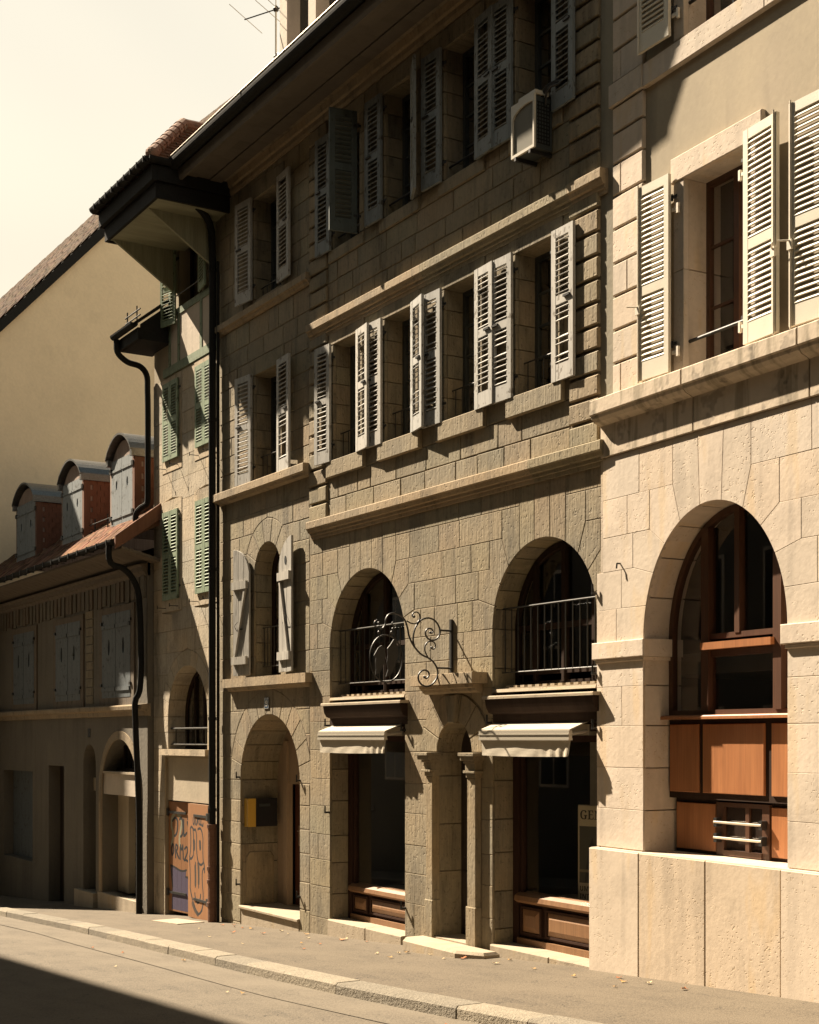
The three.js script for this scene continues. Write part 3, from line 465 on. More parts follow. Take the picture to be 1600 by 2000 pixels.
  for (const [y0, y1] of [[base + .15, base + .75], [base + .9, 1.95]]) for (const x of [-13.73, -13.42]) add('door_panel', poly([[x, y0], [x + .27, y0], [x + .27, y1], [x, y1]], -.335, -.305, .02), M.doorDark, door);
  add('door_knob', new THREE.SphereGeometry(.028, 12, 8).translate(-13.16, base + .98, -.30), M.steel, door);
  add('door_threshold', bx(D[0], D[1], base - .4, base, -.42, .06), M.slab);
  add('door_step', poly([[-14.0, -.03], [-14.0, -.30], [-13.9, -.38], [-12.78, -.40], [-12.46, -.24], [-12.46, -.03]], 0, .14, .03).rotateX(-PI / 2).translate(0, base - .15, .03), M.slab);
  // roof with a wide dormer
  const rp = [[1.0, 10.84], [1.0, 10.88], [-4.2, 15.1], [-4.4, 15.0], [-.42, 10.8]]; add('roof', sweep(rp, X0 - .05, -12.42), M.clay); shadowCut(add('roof', sweep(rp, -12.42, -10.62), M.clay).geometry);
  const dm = add('dormer', merge([bx(-17.2 + .3, -12.0, 14.1, 14.35, -4.2, -.9), bx(-16.9, -12.0, 12.0, 12.35, -3, -1.0)]), M.gutter);
  for (let x = -16.9; x < -12.1; x += 1.2) { add('dormer_post', bx(x, x + .22, 12.3, 14.1, -1.25, -1.0), M.post, dm); add('dormer_pane', bx(x + .22, x + 1.2, 12.35, 14.1, -1.2, -1.19), M.screen, dm); }
}
// ------------------------------------------------------------------ the narrow stone house, number 9
const N = house('narrow_stone_house', 'narrow sandstone house numbered nine, with an arched entrance and one window per floor', [-18.5, yG(-18.5), 0]);
{
  const X0 = -19.98, X1 = -17.0, add = N.add, mats = SB;
  const W = [-18.74, -17.90], f2 = [6.06, 7.60], f3 = [8.73, 10.18];
  const DR = [-19.24, -17.31], DS = 1.68, rd = (DR[1] - DR[0]) / 2, AW = [-18.76, -17.90], AS = 4.70, ra = (AW[1] - AW[0]) / 2, AB = 3.20;
  const g = .026, rc = (y, q) => [[W[0] - .02, y - .02], [W[1] + .02, y - .02], [W[1] + .02, q + .02], [W[0] - .02, q + .02]];
  const wall = add('wall', shaped([[X0, -1.4], [X1, -1.4], [X1, 10.8], [X0, 10.8]], [archPath(...DR, -1.2, DS, rd, 28, g), archPath(...AW, AB, AS, ra, 22, g), rc(...f2), rc(...f3)], -.42, -.0055), M.mortarB);
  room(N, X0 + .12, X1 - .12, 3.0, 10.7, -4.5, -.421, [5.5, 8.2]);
  layStones(add, 'stone', stoneField(X0, X1 - .01, [-1.0, -.45, -.05, .33, .72, 1.05, 1.38, DS, 2.02, 2.36, 2.70, 3.03], [archO(...DR, -2, DS, rd + .36)], .35, .7, 201), mats, wall, 21, -.03, 0, .0055, .003);
  layStones(add, 'voussoir', ringStones(-18.275, DS, rd, rd, .36, .36, 13, .010), mats, wall, 22, -.03, 0, .0055, .003);
  layStones(add, 'stone', stoneField(X0, X1 - .01, [3.17, 3.5, 3.86, 4.18, 4.45, AS, 5.02, 5.30, 5.60, 5.89], [archO(...AW, 3.0, AS, ra + .34)], .35, .7, 202), mats, wall, 23, -.03, 0, .0055, .003);
  layStones(add, 'voussoir', ringStones(-18.33, AS, ra, ra, .34, .34, 7, .010), mats, wall, 24, -.03, 0, .0055, .003);
  const s2 = rectO(W[0] - .12, W[1] + .12, 5.9, 7.84), s3 = rectO(W[0] - .12, W[1] + .12, 8.5, 10.42);
  layStones(add, 'stone', stoneField(X0, X1 - .01, [6.03, ...steps(6.30, 7.60, .28, 31), 7.84, 8.12, 8.46], [s2], .3, .75, 203), mats, wall, 25, -.03, .006);
  layStones(add, 'stone', stoneField(X0, X1 - .01, [8.62, ...steps(8.9, 10.18, .28, 32), 10.5], [s3], .3, .75, 204), mats, wall, 26, -.03, .006);
  for (const [fl, [a, b]] of [[2, f2], [3, f3]]) {
    const r = rng(240 + fl), js = steps(a, b, .27, 61 + fl, .05);
    add('lintel', poly([[W[0] - .12, b + .004], [W[1] + .12, b + .004], [W[1] + .12, b + .235], [W[0] - .12, b + .235]], -.03, .012, .006), pick(mats, r));
    for (let k = 0; k < js.length - 1; k++) for (const [p, q] of [[W[0] - .12, W[0]], [W[1], W[1] + .12]]) add('jamb_stone', poly([[p + .003, js[k] + .004], [q - .003, js[k] + .004], [q - .003, js[k + 1] - .004], [p + .003, js[k + 1] - .004]], -.03, .012, .006), pick(mats, r));
    liner(add, N.g, mats, W[0], W[1], js, b, 0, 0, -.42, -.032, 71 + fl);
    add('reveal_soffit', bx(W[0] - .015, W[1] + .015, b, b + .016, -.42, -.031), SB[1]);
    casement(N, W[0] + .002, W[1] - .002, a - .01, b, -.26, M.frameB, { fr: .055, bars: 4 });
    add('window_sill', bx(W[0] - .02, W[1] + .02, a - .06, a - .012, -.42, -.028), SB[2]);
    railing(N, W[0], W[1], a + .03, a + (fl === 2 ? .36 : .16), -.10, 6, .007);
    for (const side of [-1, 1]) { const s = shutter(.44, b - a + .05, side, M.shutter); s.rotation.y = -side * (side < 0 ? .12 : .08); N.at(s, side > 0 ? W[1] + .01 : W[0] - .01, a - .02, .05); }
  }
  const lp = (y, p, h) => [[-.03, y + h], [p - .01, y + h - .005], [p, y + h - .015], [p, y], [p - .03, y - .015], [p - .045, y - .05], [.02, y - .06], [-.03, y - .06]];
  for (const [y, p, h] of [[5.92, .13, .115], [8.52, .09, .10]]) for (const [xa, xb] of [[X0, -19.1], [-19.1, -18.0], [-18.0, -16.96]]) add('string_course_block', sweep(lp(y, p, h), xa + .001, xb - .002), M.ledgeB);
  add('window_ledge', merge([bx(-19.66, -16.93, 3.06, 3.19, -.42, .11), sweep([[-.03, 3.058], [.09, 3.058], [.06, 3.01], [.0, 3.0], [-.03, 3.0]], -19.55, -16.99)]), M.ledgeB);
  eaves(N, X0 + .25, X1);
  add('roof', sweep([[1.0, 10.84], [1.0, 10.88], [-4.2, 15.1], [-4.4, 15.0], [-.42, 10.8]], X0 + .1, X1 - .05), M.clay);
  // roof dormer behind the gutter: pale posts and dark openings
  const dm = add('dormer', merge([bx(-20.0, -17.02, 14.5, 14.75, -3.6, -.85), bx(-19.95, -17.02, 12.0, 12.5, -3, -1.02)]), M.gutter);
  for (const [p, q] of [[-19.94, -19.69], [-18.97, -18.73], [-17.9, -17.66]]) add('dormer_post', bx(p, q, 11.9, 14.5, -1.28, -1.0), M.post, dm);
  add('dormer_cheek', bx(-19.93, -19.88, 11.6, 14.5, -3.6, -1.28), M.post, dm);
  for (const [p, q] of [[-19.69, -18.97], [-18.73, -17.9], [-17.66, -17.03]]) add('dormer_pane', bx(p, q, 12.5, 14.5, -1.24, -1.23), M.screen, dm);
  // arched window with plank shutters
  liner(add, N.g, mats, AW[0], AW[1], steps(AB, AS, .27, 35), AS, ra, 7, -.42, -.032, 36);
  const z = -.28, aw = add('arched_window', merge([shaped(archPath(AW[0] + .01, AW[1] - .01, AB + .01, AS, ra - .01, 20).reverse(), [archPath(AW[0] + .06, AW[1] - .06, AB + .07, AS, ra - .06, 20)], z - .05, z), bx(-18.36, -18.30, AB + .05, AS + ra - .03, z - .05, z + .01), bx(AW[0] + .05, AW[1] - .05, 4.0, 4.05, z - .05, z - .01)]), M.frameDark);
  for (const [p, q] of [[AW[0] + .06, -18.36], [-18.30, AW[1] - .06]]) add('pane', bx(p, q, AB + .07, AS + .3, z - .03, z - .026), M.glass, aw);
  railing(N, AW[0], AW[1], AB + .15, AB + .72, -.14, 8, .007);
  for (const side of [-1, 1]) {
    const w = .46, h = 1.90, sh = [], P = 3, r = rng(side + 400);
    const top = x => 1.42 + .46 * Math.sqrt(Math.max(0, 1 - ((w - x) / w * .98 - (0)) ** 2));      // quarter-round head, high at the free edge
    const S = new THREE.Mesh(boxUV(bx(-.002, .002, .2, .3, -.02, -.018)), M.iron); S.name = 'plank_shutter'; S.castShadow = S.receiveShadow = true;
    for (let k = 0; k < P; k++) { const a = w * k / P + .003, b = w * (k + 1) / P - .003, pts = [[side * a, r() * .012], [side * b, r() * .012]]; for (let i = 0; i <= 4; i++) { const x = b + (a - b) * i / 4; pts.push([side * x, top(x)]); } mesh('plank', poly(pts, -.018, .014 - r() * .004, .003), M.oldBoard, S); }
    for (const y of [.17, 1.28]) mesh('cleat', bx(side * .03, side * (w - .01), y, y + .115, .016, .055), M.cleat, S);
    mesh('brace', poly([[side * .40, .285], [side * .36, .285], [side * (.06), 1.28], [side * .11, 1.28]].map(p => p), .016, .045, .003), M.cleat, S);
    mesh('latch', merge([bx(side * .18, side * .26, .68, .70, .015, .03), tube([[side * .3, .8, .03], [side * .33, .74, .06], [side * .31, .66, .03]], .005, 12, 5)]), M.iron, S);
    if (side > 0) mesh('oval_opening', new THREE.CylinderGeometry(.028, .028, .004, 16).rotateX(PI / 2).scale(1, 2.2, 1).translate(.25, 1.56, .017), M.screen, S);
    S.rotation.y = -side * (side > 0 ? .07 : .10); N.at(S, side > 0 ? AW[1] + .07 : AW[0] - .05, AB + .02, .05); S.userData.label = side > 0 ? 'weathered plank shutter with an oval peephole' : 'weathered plank shutter beside the downpipe';
  }
  // entrance recess
  const base = -.19, zb = -.62;
  liner(add, N.g, mats, DR[0], DR[1], [-.9, base, .45, .72, 1.02, 1.30, DS], DS, rd, 11, zb, -.032, 41);
  add('corner_block', poly([[0, base + .002], [.46, base + .002], [.46, .52], [.40, .60], [.06, .60], [0, .52]], 0, .02, .01).rotateY(PI / 2).translate(DR[0] + .001, 0, -.09), SB[2]);
  add('entrance_back_wall', shaped(archPath(DR[0] - .02, DR[1] + .02, base - .3, DS, rd + .02, 24).reverse(), [[[-18.86, base], [-18.86, 1.62], [-17.9, 1.62], [-17.9, base]]], zb - .06, zb), M.cream);
  add('entrance_pillar', bx(-18.98, -18.87, base, DS + rd * .6, zb, zb + .035), M.cream);
  const d = add('entrance_door', bx(-18.86, -17.9, base, 1.62, zb - .16, zb - .10), M.doorRed);
  add('door_handle', merge([bx(-18.72, -18.67, .70, 1.0, zb - .10, zb - .09), bar([-18.70, .92, zb - .06], [-18.58, .92, zb - .06], .01), bar([-18.70, .92, zb - .1], [-18.70, .92, zb - .06], .01)]), M.steel, d);
  add('entrance_step', merge([poly([[DR[0] + .02, -1.2], [DR[1] - .02, -1.2], [DR[1] - .02, base - .05], [DR[0] + .02, base - .05]], -.7, .0, .01), poly([[DR[0] + .0, base - .05], [DR[1] - .0, base - .05], [DR[1], base], [DR[0], base]], -.72, .035, .012)]), M.slab);
  add('entrance_side_wall', merge([bx(DR[0] - .1, DR[0] - .022, -1, 3, -1.2, -.42), bx(DR[1] + .022, DR[1] + .1, -1, 3, -1.2, -.42), bx(DR[0], DR[1], 2.8, 2.95, -1.2, -.42), bx(DR[0], DR[1], -1, 2.9, -1.3, -1.2)]), M.inside);
  for (const x of [DR[0] - .03, DR[1] + .02]) for (const y of [.12, 1.72]) add('hinge_pin', merge([bx(x - .012, x + .012, y - .012, y + .012, -.02, .06), bar([x, y - .02, .055], [x, y + .08, .055], .011, 6)]), M.iron);
}
{ // letter box, number plate
  const t = thing('letter_box', 'dark letter box with a yellow edge on the jamb of the arched entrance', 'letter box', [-19.2, .98, -.33]);
  mesh('case', bx(-.03, .08, 0, .42, -.22, .14), M.screen, t); mesh('yellow_panel', bx(-.03, .095, .0, .42, .14, .27), M.yellow, t); mesh('slot', bx(.08, .09, .30, .34, -.1, .08), M.acDark, t);
  const cv = document.createElement('canvas'); cv.width = 128; cv.height = 180; const c = cv.getContext('2d');
  c.fillStyle = '#16304e'; c.fillRect(0, 0, 128, 180); c.strokeStyle = '#c9c2ae'; c.lineWidth = 5; c.strokeRect(6, 6, 116, 168); c.fillStyle = '#ded6c0'; c.font = 'bold 130px serif'; c.textAlign = 'center'; c.textBaseline = 'middle'; c.fillText('9', 64, 94);
  const tex = new THREE.CanvasTexture(cv); tex.colorSpace = THREE.SRGBColorSpace;
  const n = thing('house_number_plate', 'small blue enamel plate with the number 9 above the arched entrance', 'sign', [-18.33, 2.72, .002]);
  mesh('plate', bx(-.075, .075, 0, .17, 0, .008), M.iron, n); const f = new THREE.Mesh(new THREE.PlaneGeometry(.14, .16), new THREE.MeshStandardMaterial({ map: tex, roughness: .35 })); f.name = 'enamel_face'; f.position.set(0, .085, .0105); f.receiveShadow = true; n.add(f);
}
// ------------------------------------------------------------------ the pale corner house on the right (its front turns 3.3 degrees towards the street)
const A = (() => { const g = thing('pale_house', 'pale limestone and ochre render house with cream shutters and one tall arched window', 'house', [-10.77, yG(-10.77), 0], -3.3 * PI / 180), oy = yG(-10.77); const T = q => q.translate(0, -oy, 0); return { g, T, oy, add: (n, q, m, parent = g) => mesh(n, T(q), m, parent), at: (o, x, y, z) => { o.position.set(x, y - oy, z); g.add(o); return o; } }; })();
{
  const add = A.add, mats = SA, XE = 9.5;
  const AR = [.655, 2.56], AS = 3.22, ry = 1.17, rx = (AR[1] - AR[0]) / 2, cx = (AR[0] + AR[1]) / 2, AR2 = [AR[0] + 3.75, AR[1] + 3.75];
  const W = [[1.22, 2.06], [3.22, 4.06], [5.22, 6.06]], f2 = [5.60, 7.37], f3 = [8.67, 10.35];
  // ground storey
  const holes = [archPath(...AR, 1.18, AS, ry, 30, .026), archPath(...AR2, 1.18, AS, ry, 30, .026)];
  const wall = add('ground_storey_wall', shaped([[-.02, -1], [XE, -1], [XE, 5.4], [-.02, 5.4]], holes, -.42, .0255), M.mortarA);
  const ys = [1.24, 1.62, 2.02, 2.42, 2.80, 3.06, AS, 3.55, 3.92, 4.25, 4.62, 5.03];
  const ysA = ys.filter(y => y >= AS), XA = [rx + .42, rx + .34, rx + .16, .86, .52], va = [AR, AR2].map(q => stepArch(...q, 1.0, ry, ysA, XA, .0035));
  layStones(add, 'stone', stoneField(-.085, XE, ys.filter(y => y <= 3.93), va.map(q => q.op), .5, .95, 301, .004), mats, wall, 51, -.01, .03, .0025, .002);
  layStones(add, 'stone', stoneField(.015, XE, ys.filter(y => y >= 3.91), va.map(q => q.op), .5, .95, 302, .004), mats, wall, 52, -.01, .03, .0025, .002);
  for (const [i, [p, q]] of [AR, AR2].entries()) {
    layStones(add, 'voussoir', va[i].polys, mats, wall, 53, -.01, .03, .0025, .002);
    liner(add, A.g, mats, p, q, [1.18, 1.62, 2.02, 2.42, 2.80, AS], AS, ry, 9, -.42, .012, 54);
  }
  const piers = [[-.11, .71], [2.52, 4.45], [6.28, 8.2]];
  for (const [p, q] of piers) {
    add('impost_block', merge([poly([[p, 3.07], [q, 3.07], [q, 3.235], [p, 3.235]], -.40, .075, .008), poly([[p + .03, 3.035], [q - .025, 3.035], [q - .025, 3.068], [p + .03, 3.068]], -.40, .05, .004)]), SA[2]);
  }
  // plinth slabs
  let x = -.10; const cuts = [.69, 1.63, 2.57, 3.55, 4.5, 5.4, 6.4, 7.4, XE];
  cuts.forEach((c, i) => { add('plinth_slab', poly([[x + .003, -1], [c - .004, -1], [c - .004, 1.225], [x + .003, 1.225]], -.02, .115 - (i % 3) * .003, .006), [M.plinthA, M.plinthA2, M.plinthA2, M.plinthA][i % 4]); x = c; });
  add('plinth_coping', bx(-.09, XE, 1.17, 1.232, -.42, .098), M.plinthA);
  // frieze and ledge
  let lx = .0; const rl = rng(5); for (; lx < XE;) { const e = Math.min(XE, lx + 1.05 + rl() * .5); add('frieze_block', poly([[lx + .012, 5.04], [e, 5.04], [e, 5.38], [lx + .012, 5.38]], -.05, .055, .004), M.ledgeA); add('ledge_block', merge([poly([[lx - .0, 5.435], [e - .003, 5.435], [e - .003, 5.585], [lx, 5.585]], -.40, .185, .01), sweep([[-.03, 5.434], [.165, 5.434], [.16, 5.405], [.13, 5.375], [.085, 5.36], [.058, 5.345], [-.03, 5.345]], lx + .008, e - .002)]), M.ledgeA); lx = e; }
  // upper storeys
  const hs = []; for (const [p, q] of W) for (const [a, b] of [f2, f3]) hs.push([[p - .02, a - .02], [q + .02, a - .02], [q + .02, b + .02], [p - .02, b + .02]]);
  add('upper_wall', shaped([[.15, 5.4], [XE, 5.4], [XE, 13.2], [.15, 13.2]], hs, -.42, -.03), M.stuccoA);
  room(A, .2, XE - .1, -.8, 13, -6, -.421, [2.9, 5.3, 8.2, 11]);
  const rq = rng(61), qy = [5.586, 5.93, 6.25, 6.58, 6.90, 7.23, 7.55, 7.86, 8.16, 8.42]; const qz = [8.645, 8.96, 9.26, 9.58, 9.9, 10.22, 10.55, 10.87, 11.2, 11.52, 11.85, 12.2, 12.5, 12.85, 13.2];
  for (const Q of [qy, qz]) for (let i = 0; i < Q.length - 1; i++) { const s = i % 2 ? .38 : .28; for (const [p, q] of i % 3 ? [[.15, .62]] : [[.15, s], [s, .62]]) add('quoin', poly([[p + .001, Q[i] + .012], [q - .001, Q[i] + .012], [q - .001, Q[i + 1] - .012], [p + .001, Q[i + 1] - .012]], -.05, .012, .009), pick(mats, rq)); }
  let bxx = .12; for (; bxx < XE;) { const e = bxx < .2 ? .64 : Math.min(XE, bxx + 1.1 + rl() * .6); add('sill_band_block', poly([[bxx, 8.425], [e - .003, 8.425], [e - .003, 8.64], [bxx, 8.64]], -.40, bxx < .2 ? .04 : .026, .006), SA[1]); bxx = e; }
  W.forEach(([p, q], i) => {
    for (const [fl, [a, b]] of [[2, f2], [3, f3]]) {
      const r = rng(70 + i * 2 + fl);
      add('lintel', poly([[p - .18, b], [q + .18, b], [q + .18, b + .225], [p - .18, b + .225]], -.05, .02, .008), SA[2]);
      for (const [u, v] of [[p - .15, p], [q, q + .15]]) for (const [y0, y1] of [[a - .01, a + .95], [a + .95, b]]) add('jamb_stone', poly([[u + .001, y0 + .002], [v - .001, y0 + .002], [v - .001, y1 - .002], [u + .001, y1 - .002]], -.05, .008, .006), pick(mats, r));
      liner(add, A.g, mats, p, q, [a - .015, a + .95, b], b, 0, 0, -.42, -.048, 75 + i);
      add('reveal_soffit', bx(p - .015, q + .015, b, b + .016, -.42, -.049), SA[0]);
      casement(A, p + .002, q - .002, a - .012, b, -.25, M.frameA, { fr: .05, bars: 3 });
      add('guard_bar', bar([p - .02, a + .30, -.06], [q + .02, a + .30, -.06], .016, 10), M.iron);
      for (const side of [-1, 1]) {
        const s = shutter(.43, b - a + .04, side, M.shutterA, { nU: 17, nL: 12, mid: .46, stile: .062, rail: .085, bottom: .17, th: .034, tilt: -.62, notch: false }); s.rotation.y = -side * .06; A.at(s, side > 0 ? q + .02 : p - .14, a + .04, .058);
        for (const y of [.175, 1.475]) mesh('pintle', merge([bx(-side * .10, -side * .01, y - .015, y + .015, -.03, -.015), bx(-side * .10, -side * .075, y - .045, y + .045, -.035, -.01)]), M.hookW, s);
        mesh('bolt_rod', bar([side * .405, -.02, .024], [side * .405, b - a + .06, .024], .008, 6), M.hookW, s);
        mesh('catch', merge([bx(side * .38, side * .43, .62, .70, .018, .04), bar([side * .40, .69, .04], [side * .48, .70, .10], .007, 6)]), M.hookW, s);
      }
    }
  });
  // top: eave and roof
  add('eave', merge([bx(.1, XE + .05, 13.2, 13.4, -.42, .5), sweep([[.5, 13.3], [.52, 13.45], [-4, 16.5], [-4.2, 16.3]], .1, XE + .05)]), M.soffit);
  // arched window
  for (const [p, q] of [AR, AR2]) {
    const o = p - AR[0], z = -.27, F = [];
    F.push(shaped(archPath(p + .005, q - .005, 2.50, AS, ry - .005, 28).reverse(), [archPath(p + .06, q - .06, 2.56, AS, ry - .06, 28)], z - .06, z));
    const mul = [1.16 + o, 2.10 + o], hh = x => AS + ry * Math.sqrt(Math.max(0, 1 - ((x - cx - o) / rx) ** 2)) - .03;
    for (const m of mul) F.push(bx(m, m + .10, 2.55, hh(m + (m < cx + o ? .0 : .1)), z - .06, z + .03));
    F.push(bx(1.26 + o, 2.10 + o, 3.04, 3.10, z - .06, z + .0), bx(1.60 + o, 1.665 + o, 3.24, hh(1.63 + o), z - .05, z + .02), bx(1.26 + o, 2.10 + o, 3.20, 3.25, z - .05, z + .012));
    const w = add('arched_window', merge(F), M.frameA);
    add('transom_rail', bx(1.20 + o, 2.12 + o, 3.105, 3.17, z - .04, z + .075), M.panelA, w);
    add('window_board', sweep([[z - .06, 2.52], [z + .09, 2.51], [z + .10, 2.50], [z + .10, 2.475], [z - .06, 2.475]], p + .004, q - .004), M.panelA, w);
    const pane = (a, b, y0, f) => { const t = []; for (let i = 0; i <= 8; i++) { const xx = b + (a - b) * i / 8; t.push([xx, f(xx)]); } add('pane', poly([[a, y0], [b, y0], ...t], z - .032, z - .028), M.glass, w); };
    pane(p + .055, 1.16 + o, 2.555, xx => hh(xx) - .02); pane(2.20 + o, q - .055, 2.555, xx => hh(xx) - .02);
    pane(1.26 + o, 2.10 + o, 2.555, () => 3.045); pane(1.26 + o, 1.60 + o, 3.24, xx => hh(xx) - .02); pane(1.665 + o, 2.10 + o, 3.24, xx => hh(xx) - .02);
    // wooden panelling below
    const zp = z - .01, pn = add('panelling', merge([bx(p + .004, q - .004, 1.74, 2.47, zp - .05, zp - .0), bx(p + .02, q - .004, 1.20, 1.735, zp - .12, zp - .07)]), M.frameDark);
    for (const [a, b] of [[p + .03, 1.10 + o], [1.16 + o, 1.97 + o], [2.06 + o, q - .01]]) add('panel', poly([[a, 1.80], [b, 1.80], [b, 2.43], [a, 2.43]], zp - .002, zp + .022, .006), M.panelA, pn);
    for (const [a, b] of [[p + .05, 1.26 + o], [1.99 + o, q - .01]]) add('panel', poly([[a, 1.265], [b, 1.265], [b, 1.70], [a, 1.70]], zp - .072, zp - .045, .005), M.panelA, pn);
    const lw = add('low_window', merge([bx(1.28 + o, 1.38 + o, 1.24, 1.72, zp - .07, zp - .04), bx(1.88 + o, 1.97 + o, 1.24, 1.72, zp - .07, zp - .04), bx(1.66 + o, 1.71 + o, 1.28, 1.70, zp - .07, zp - .045), bx(1.38 + o, 1.88 + o, 1.68, 1.72, zp - .07, zp - .042), bx(1.38 + o, 1.88 + o, 1.24, 1.29, zp - .07, zp - .03)]), M.frameA, pn);
    for (const [a, b] of [[1.38 + o, 1.66 + o], [1.71 + o, 1.88 + o]]) add('pane', bx(a, b, 1.29, 1.68, zp - .068, zp - .065), M.glass, lw);
    for (const y of [1.40, 1.54]) add('guard_bar', bar([1.31 + o, y, zp + .015], [1.93 + o, y, zp + .015], .012, 10), M.steel, pn);
    for (const b of [1.33, 1.92]) for (const y of [1.40, 1.54]) add('bar_bracket', bx(b + o - .02, b + o + .02, y - .04, y + .04, zp - .042, zp + .02), M.iron, pn);
  }
  add('wall_hook', merge([bar([.30, 3.98, .02], [.30, 3.98, .07], .008), bar([.30, 3.98, .07], [.30, 3.93, .075], .008)]), M.iron);
}
// ------------------------------------------------------------------ the narrow rendered house with the hoist hood
const C = house('hooded_house', 'narrow rendered house with green shutters under a deep overhanging roof hood', [-21.4, yG(-21.4), 0]);
{
  const add = C.add, X0 = -22.75, X1 = -19.985;
  const AW = [-22.10, -20.47], AS = 2.66, ra = (AW[1] - AW[0]) / 2, AB = 2.12, D = [-22.24, -20.36], base = yG(-21.3) - .02;
  const wn = [[-22.25, -21.60], [-20.87, -20.20]], f1 = [4.61, 6.05], f2 = [6.93, 8.19];
  const holes = [archPath(...AW, AB, AS, ra, 26, .026), [[D[0], base - .3], [D[1], base - .3], [D[1], 1.98], [D[0], 1.98]], [[-21.64, 9.36], [-20.72, 9.36], [-20.72, 10.58], [-21.64, 10.58]]];
  const wall = add('wall', shaped([[X0, -1.6], [X1, -1.6], [X1, 10.55], [-19.99, 10.55], [-20.02, 10.75], [-22.04, 10.75], [-22.04, 9.2], [X0, 9.2]], holes, -.42, -.012), M.mortarC);
  room(C, X0 + .1, X1 - .12, -1.2, 10.5, -4, -.421, [2.0, 4.3, 6.6, 8.9]);
  layStones(add, 'stone', stoneField(X0, X1 - .07, [2.12, 2.4, AS, 3.02, 3.36, 3.72, 4.08, 4.44, 4.8, 5.16, 5.5, 5.84, 6.2, 6.55, 6.9, 7.25, 7.6, 7.95, 8.30], [archO(...AW, 2, AS, ra + .26), ...wn.flatMap(([a, b]) => [rectO(a - .1, b + .1, f1[0] - .22, f1[1] + .22), rectO(a - .1, b + .1, f2[0] - .2, 8.30)])], .4, .75, 501, .005), SC, wall, 81, -.012, .002, .002, .003);
  layStones(add, 'voussoir', ringStones((AW[0] + AW[1]) / 2, AS, ra, ra, .26, .26, 11, .006), SC, wall, 82, -.012, .004, .003, .003);
  layStones(add, 'stone', stoneField(X0, X1 - .07, [base - .6, -.2, .2, .6, 1.0, 1.4, 1.75, 2.12], [rectO(D[0], D[1], -3, 3)], .25, .6, 502, .005), SC, wall, 83, -.012, .002, .002, .003);
  for (const [a, b] of wn) for (const [y0, y1] of [f1, f2]) {
    add('window_surround', shaped([[a - .1, y0 - .2], [b + .1, y0 - .2], [b + .1, y1 + (y1 > 8 ? .105 : .2)], [a - .1, y1 + (y1 > 8 ? .105 : .2)]], [[[a, y0], [a, y1], [b, y1], [b, y0]]], -.012, .008), SC[2]);
    for (const side of [-1, 1]) { const w = (b - a) / 2 - .004, s = shutter(w, y1 - y0 + .03, side, M.shutterC, { nU: 11, nL: 11, mid: .5, stile: .055, rail: .08, bottom: .09, th: .03, tilt: -.75, notch: false }); C.at(s, side > 0 ? a : b, y0 - .015, .032); }
    for (const o of [-.03, .5]) add('shutter_stay', merge([bar([a + o + .1, y0 - .14, 0], [a + o + .1, y0 - .14, .16], .006, 6), bar([a + o + .1, y0 - .10, .16], [a + o + .1, y0 - .16, .16], .007, 6)]), M.iron);
  }
  // timbered top with the hoist window
  const Z = .02; const beams = [[-22.28, -20.05, 8.33, 8.47], [-22.05, -20.05, 9.24, 9.35]];
  for (const [a, b, y0, y1] of beams) add('timber', bx(a, b, y0, y1, -.012, Z), M.beamC);
  for (const x of [-22.05, -21.66, -20.74, -20.24]) add('timber', bx(x, x + .085, 8.47, x < -21.9 || x > -20.5 ? 10.4 : 9.24, -.012, Z - .003), M.beamC);
  for (const [a, b] of [[-21.965, -21.66], [-21.575, -20.74], [-20.655, -20.24]]) add('plaster_panel', bx(a, b, 8.47, 9.24, -.012, .004), M.plasterC);
  casement(C, -21.64, -20.72, 9.36, 10.58, -.2, M.frameDark, { fr: .05, bars: 1 });
  add('guard_bar', bar([-21.66, 9.55, .03], [-20.7, 9.55, .03], .01), M.iron);
  { const s = shutter(.44, 1.2, 1, M.shutterC, { nU: 9, nL: 9, mid: .5, stile: .055, rail: .08, bottom: .09, th: .03, notch: false }); s.rotation.y = -.18; C.at(s, -20.72, 9.36, .04); const q = shutter(.40, 1.2, -1, M.shutterC, { nU: 9, nL: 9, mid: .5, stile: .055, rail: .08, bottom: .09, th: .03, notch: false }); q.rotation.y = .25; C.at(q, -21.66, 9.1, .05); }
  // hood: soffit, boxed eaves, triangular side boards, tiled hip roof
  const hx0 = -21.93, hx1 = -19.52, hz = 1.30, hs = 10.30;
  add('hood_soffit', bx(hx0 + .12, hx1 - .12, hs, hs + .04, -.1, hz - .16), M.soffitC);
  add('hood_fascia', merge([bx(hx0 + .10, hx1 - .10, hs - .03, hs + .22, hz - .16, hz - .11), bx(hx0 + .09, hx0 + .14, hs - .03, hs + .22, -.3, hz - .16), bx(hx1 - .14, hx1 - .09, hs - .03, hs + .22, -.3, hz - .16), bx(hx0 + .04, hx1 - .04, hs + .2, hs + .42, hz - .11, hz - .03), bx(hx0 + .03, hx0 + .09, hs + .2, hs + .42, -.3, hz - .11), bx(hx1 - .09, hx1 - .03, hs + .2, hs + .42, -.3, hz - .11), bx(hx0 + .06, hx1 - .06, hs + .2, hs + .24, -.2, hz - .10)]), M.gutter);
  const gz = []; for (let i = 0; i <= 8; i++) { const t = PI + PI * i / 8; gz.push([.07 * Math.cos(t), .075 * Math.sin(t)]); }
  const gutter = add('hood_gutter', merge([sweep(gz.map(([a, b]) => [hz + .04 + a, hs + .50 + b]), hx0 - .02, hx1 + .02), poly(gz.map(([a, b]) => [hx1 + .01 + a, hs + .50 + b]), -.3, hz + .05), poly(gz.map(([a, b]) => [hx0 - .01 + a, hs + .50 + b]), -.3, hz + .05)]), M.gutter);
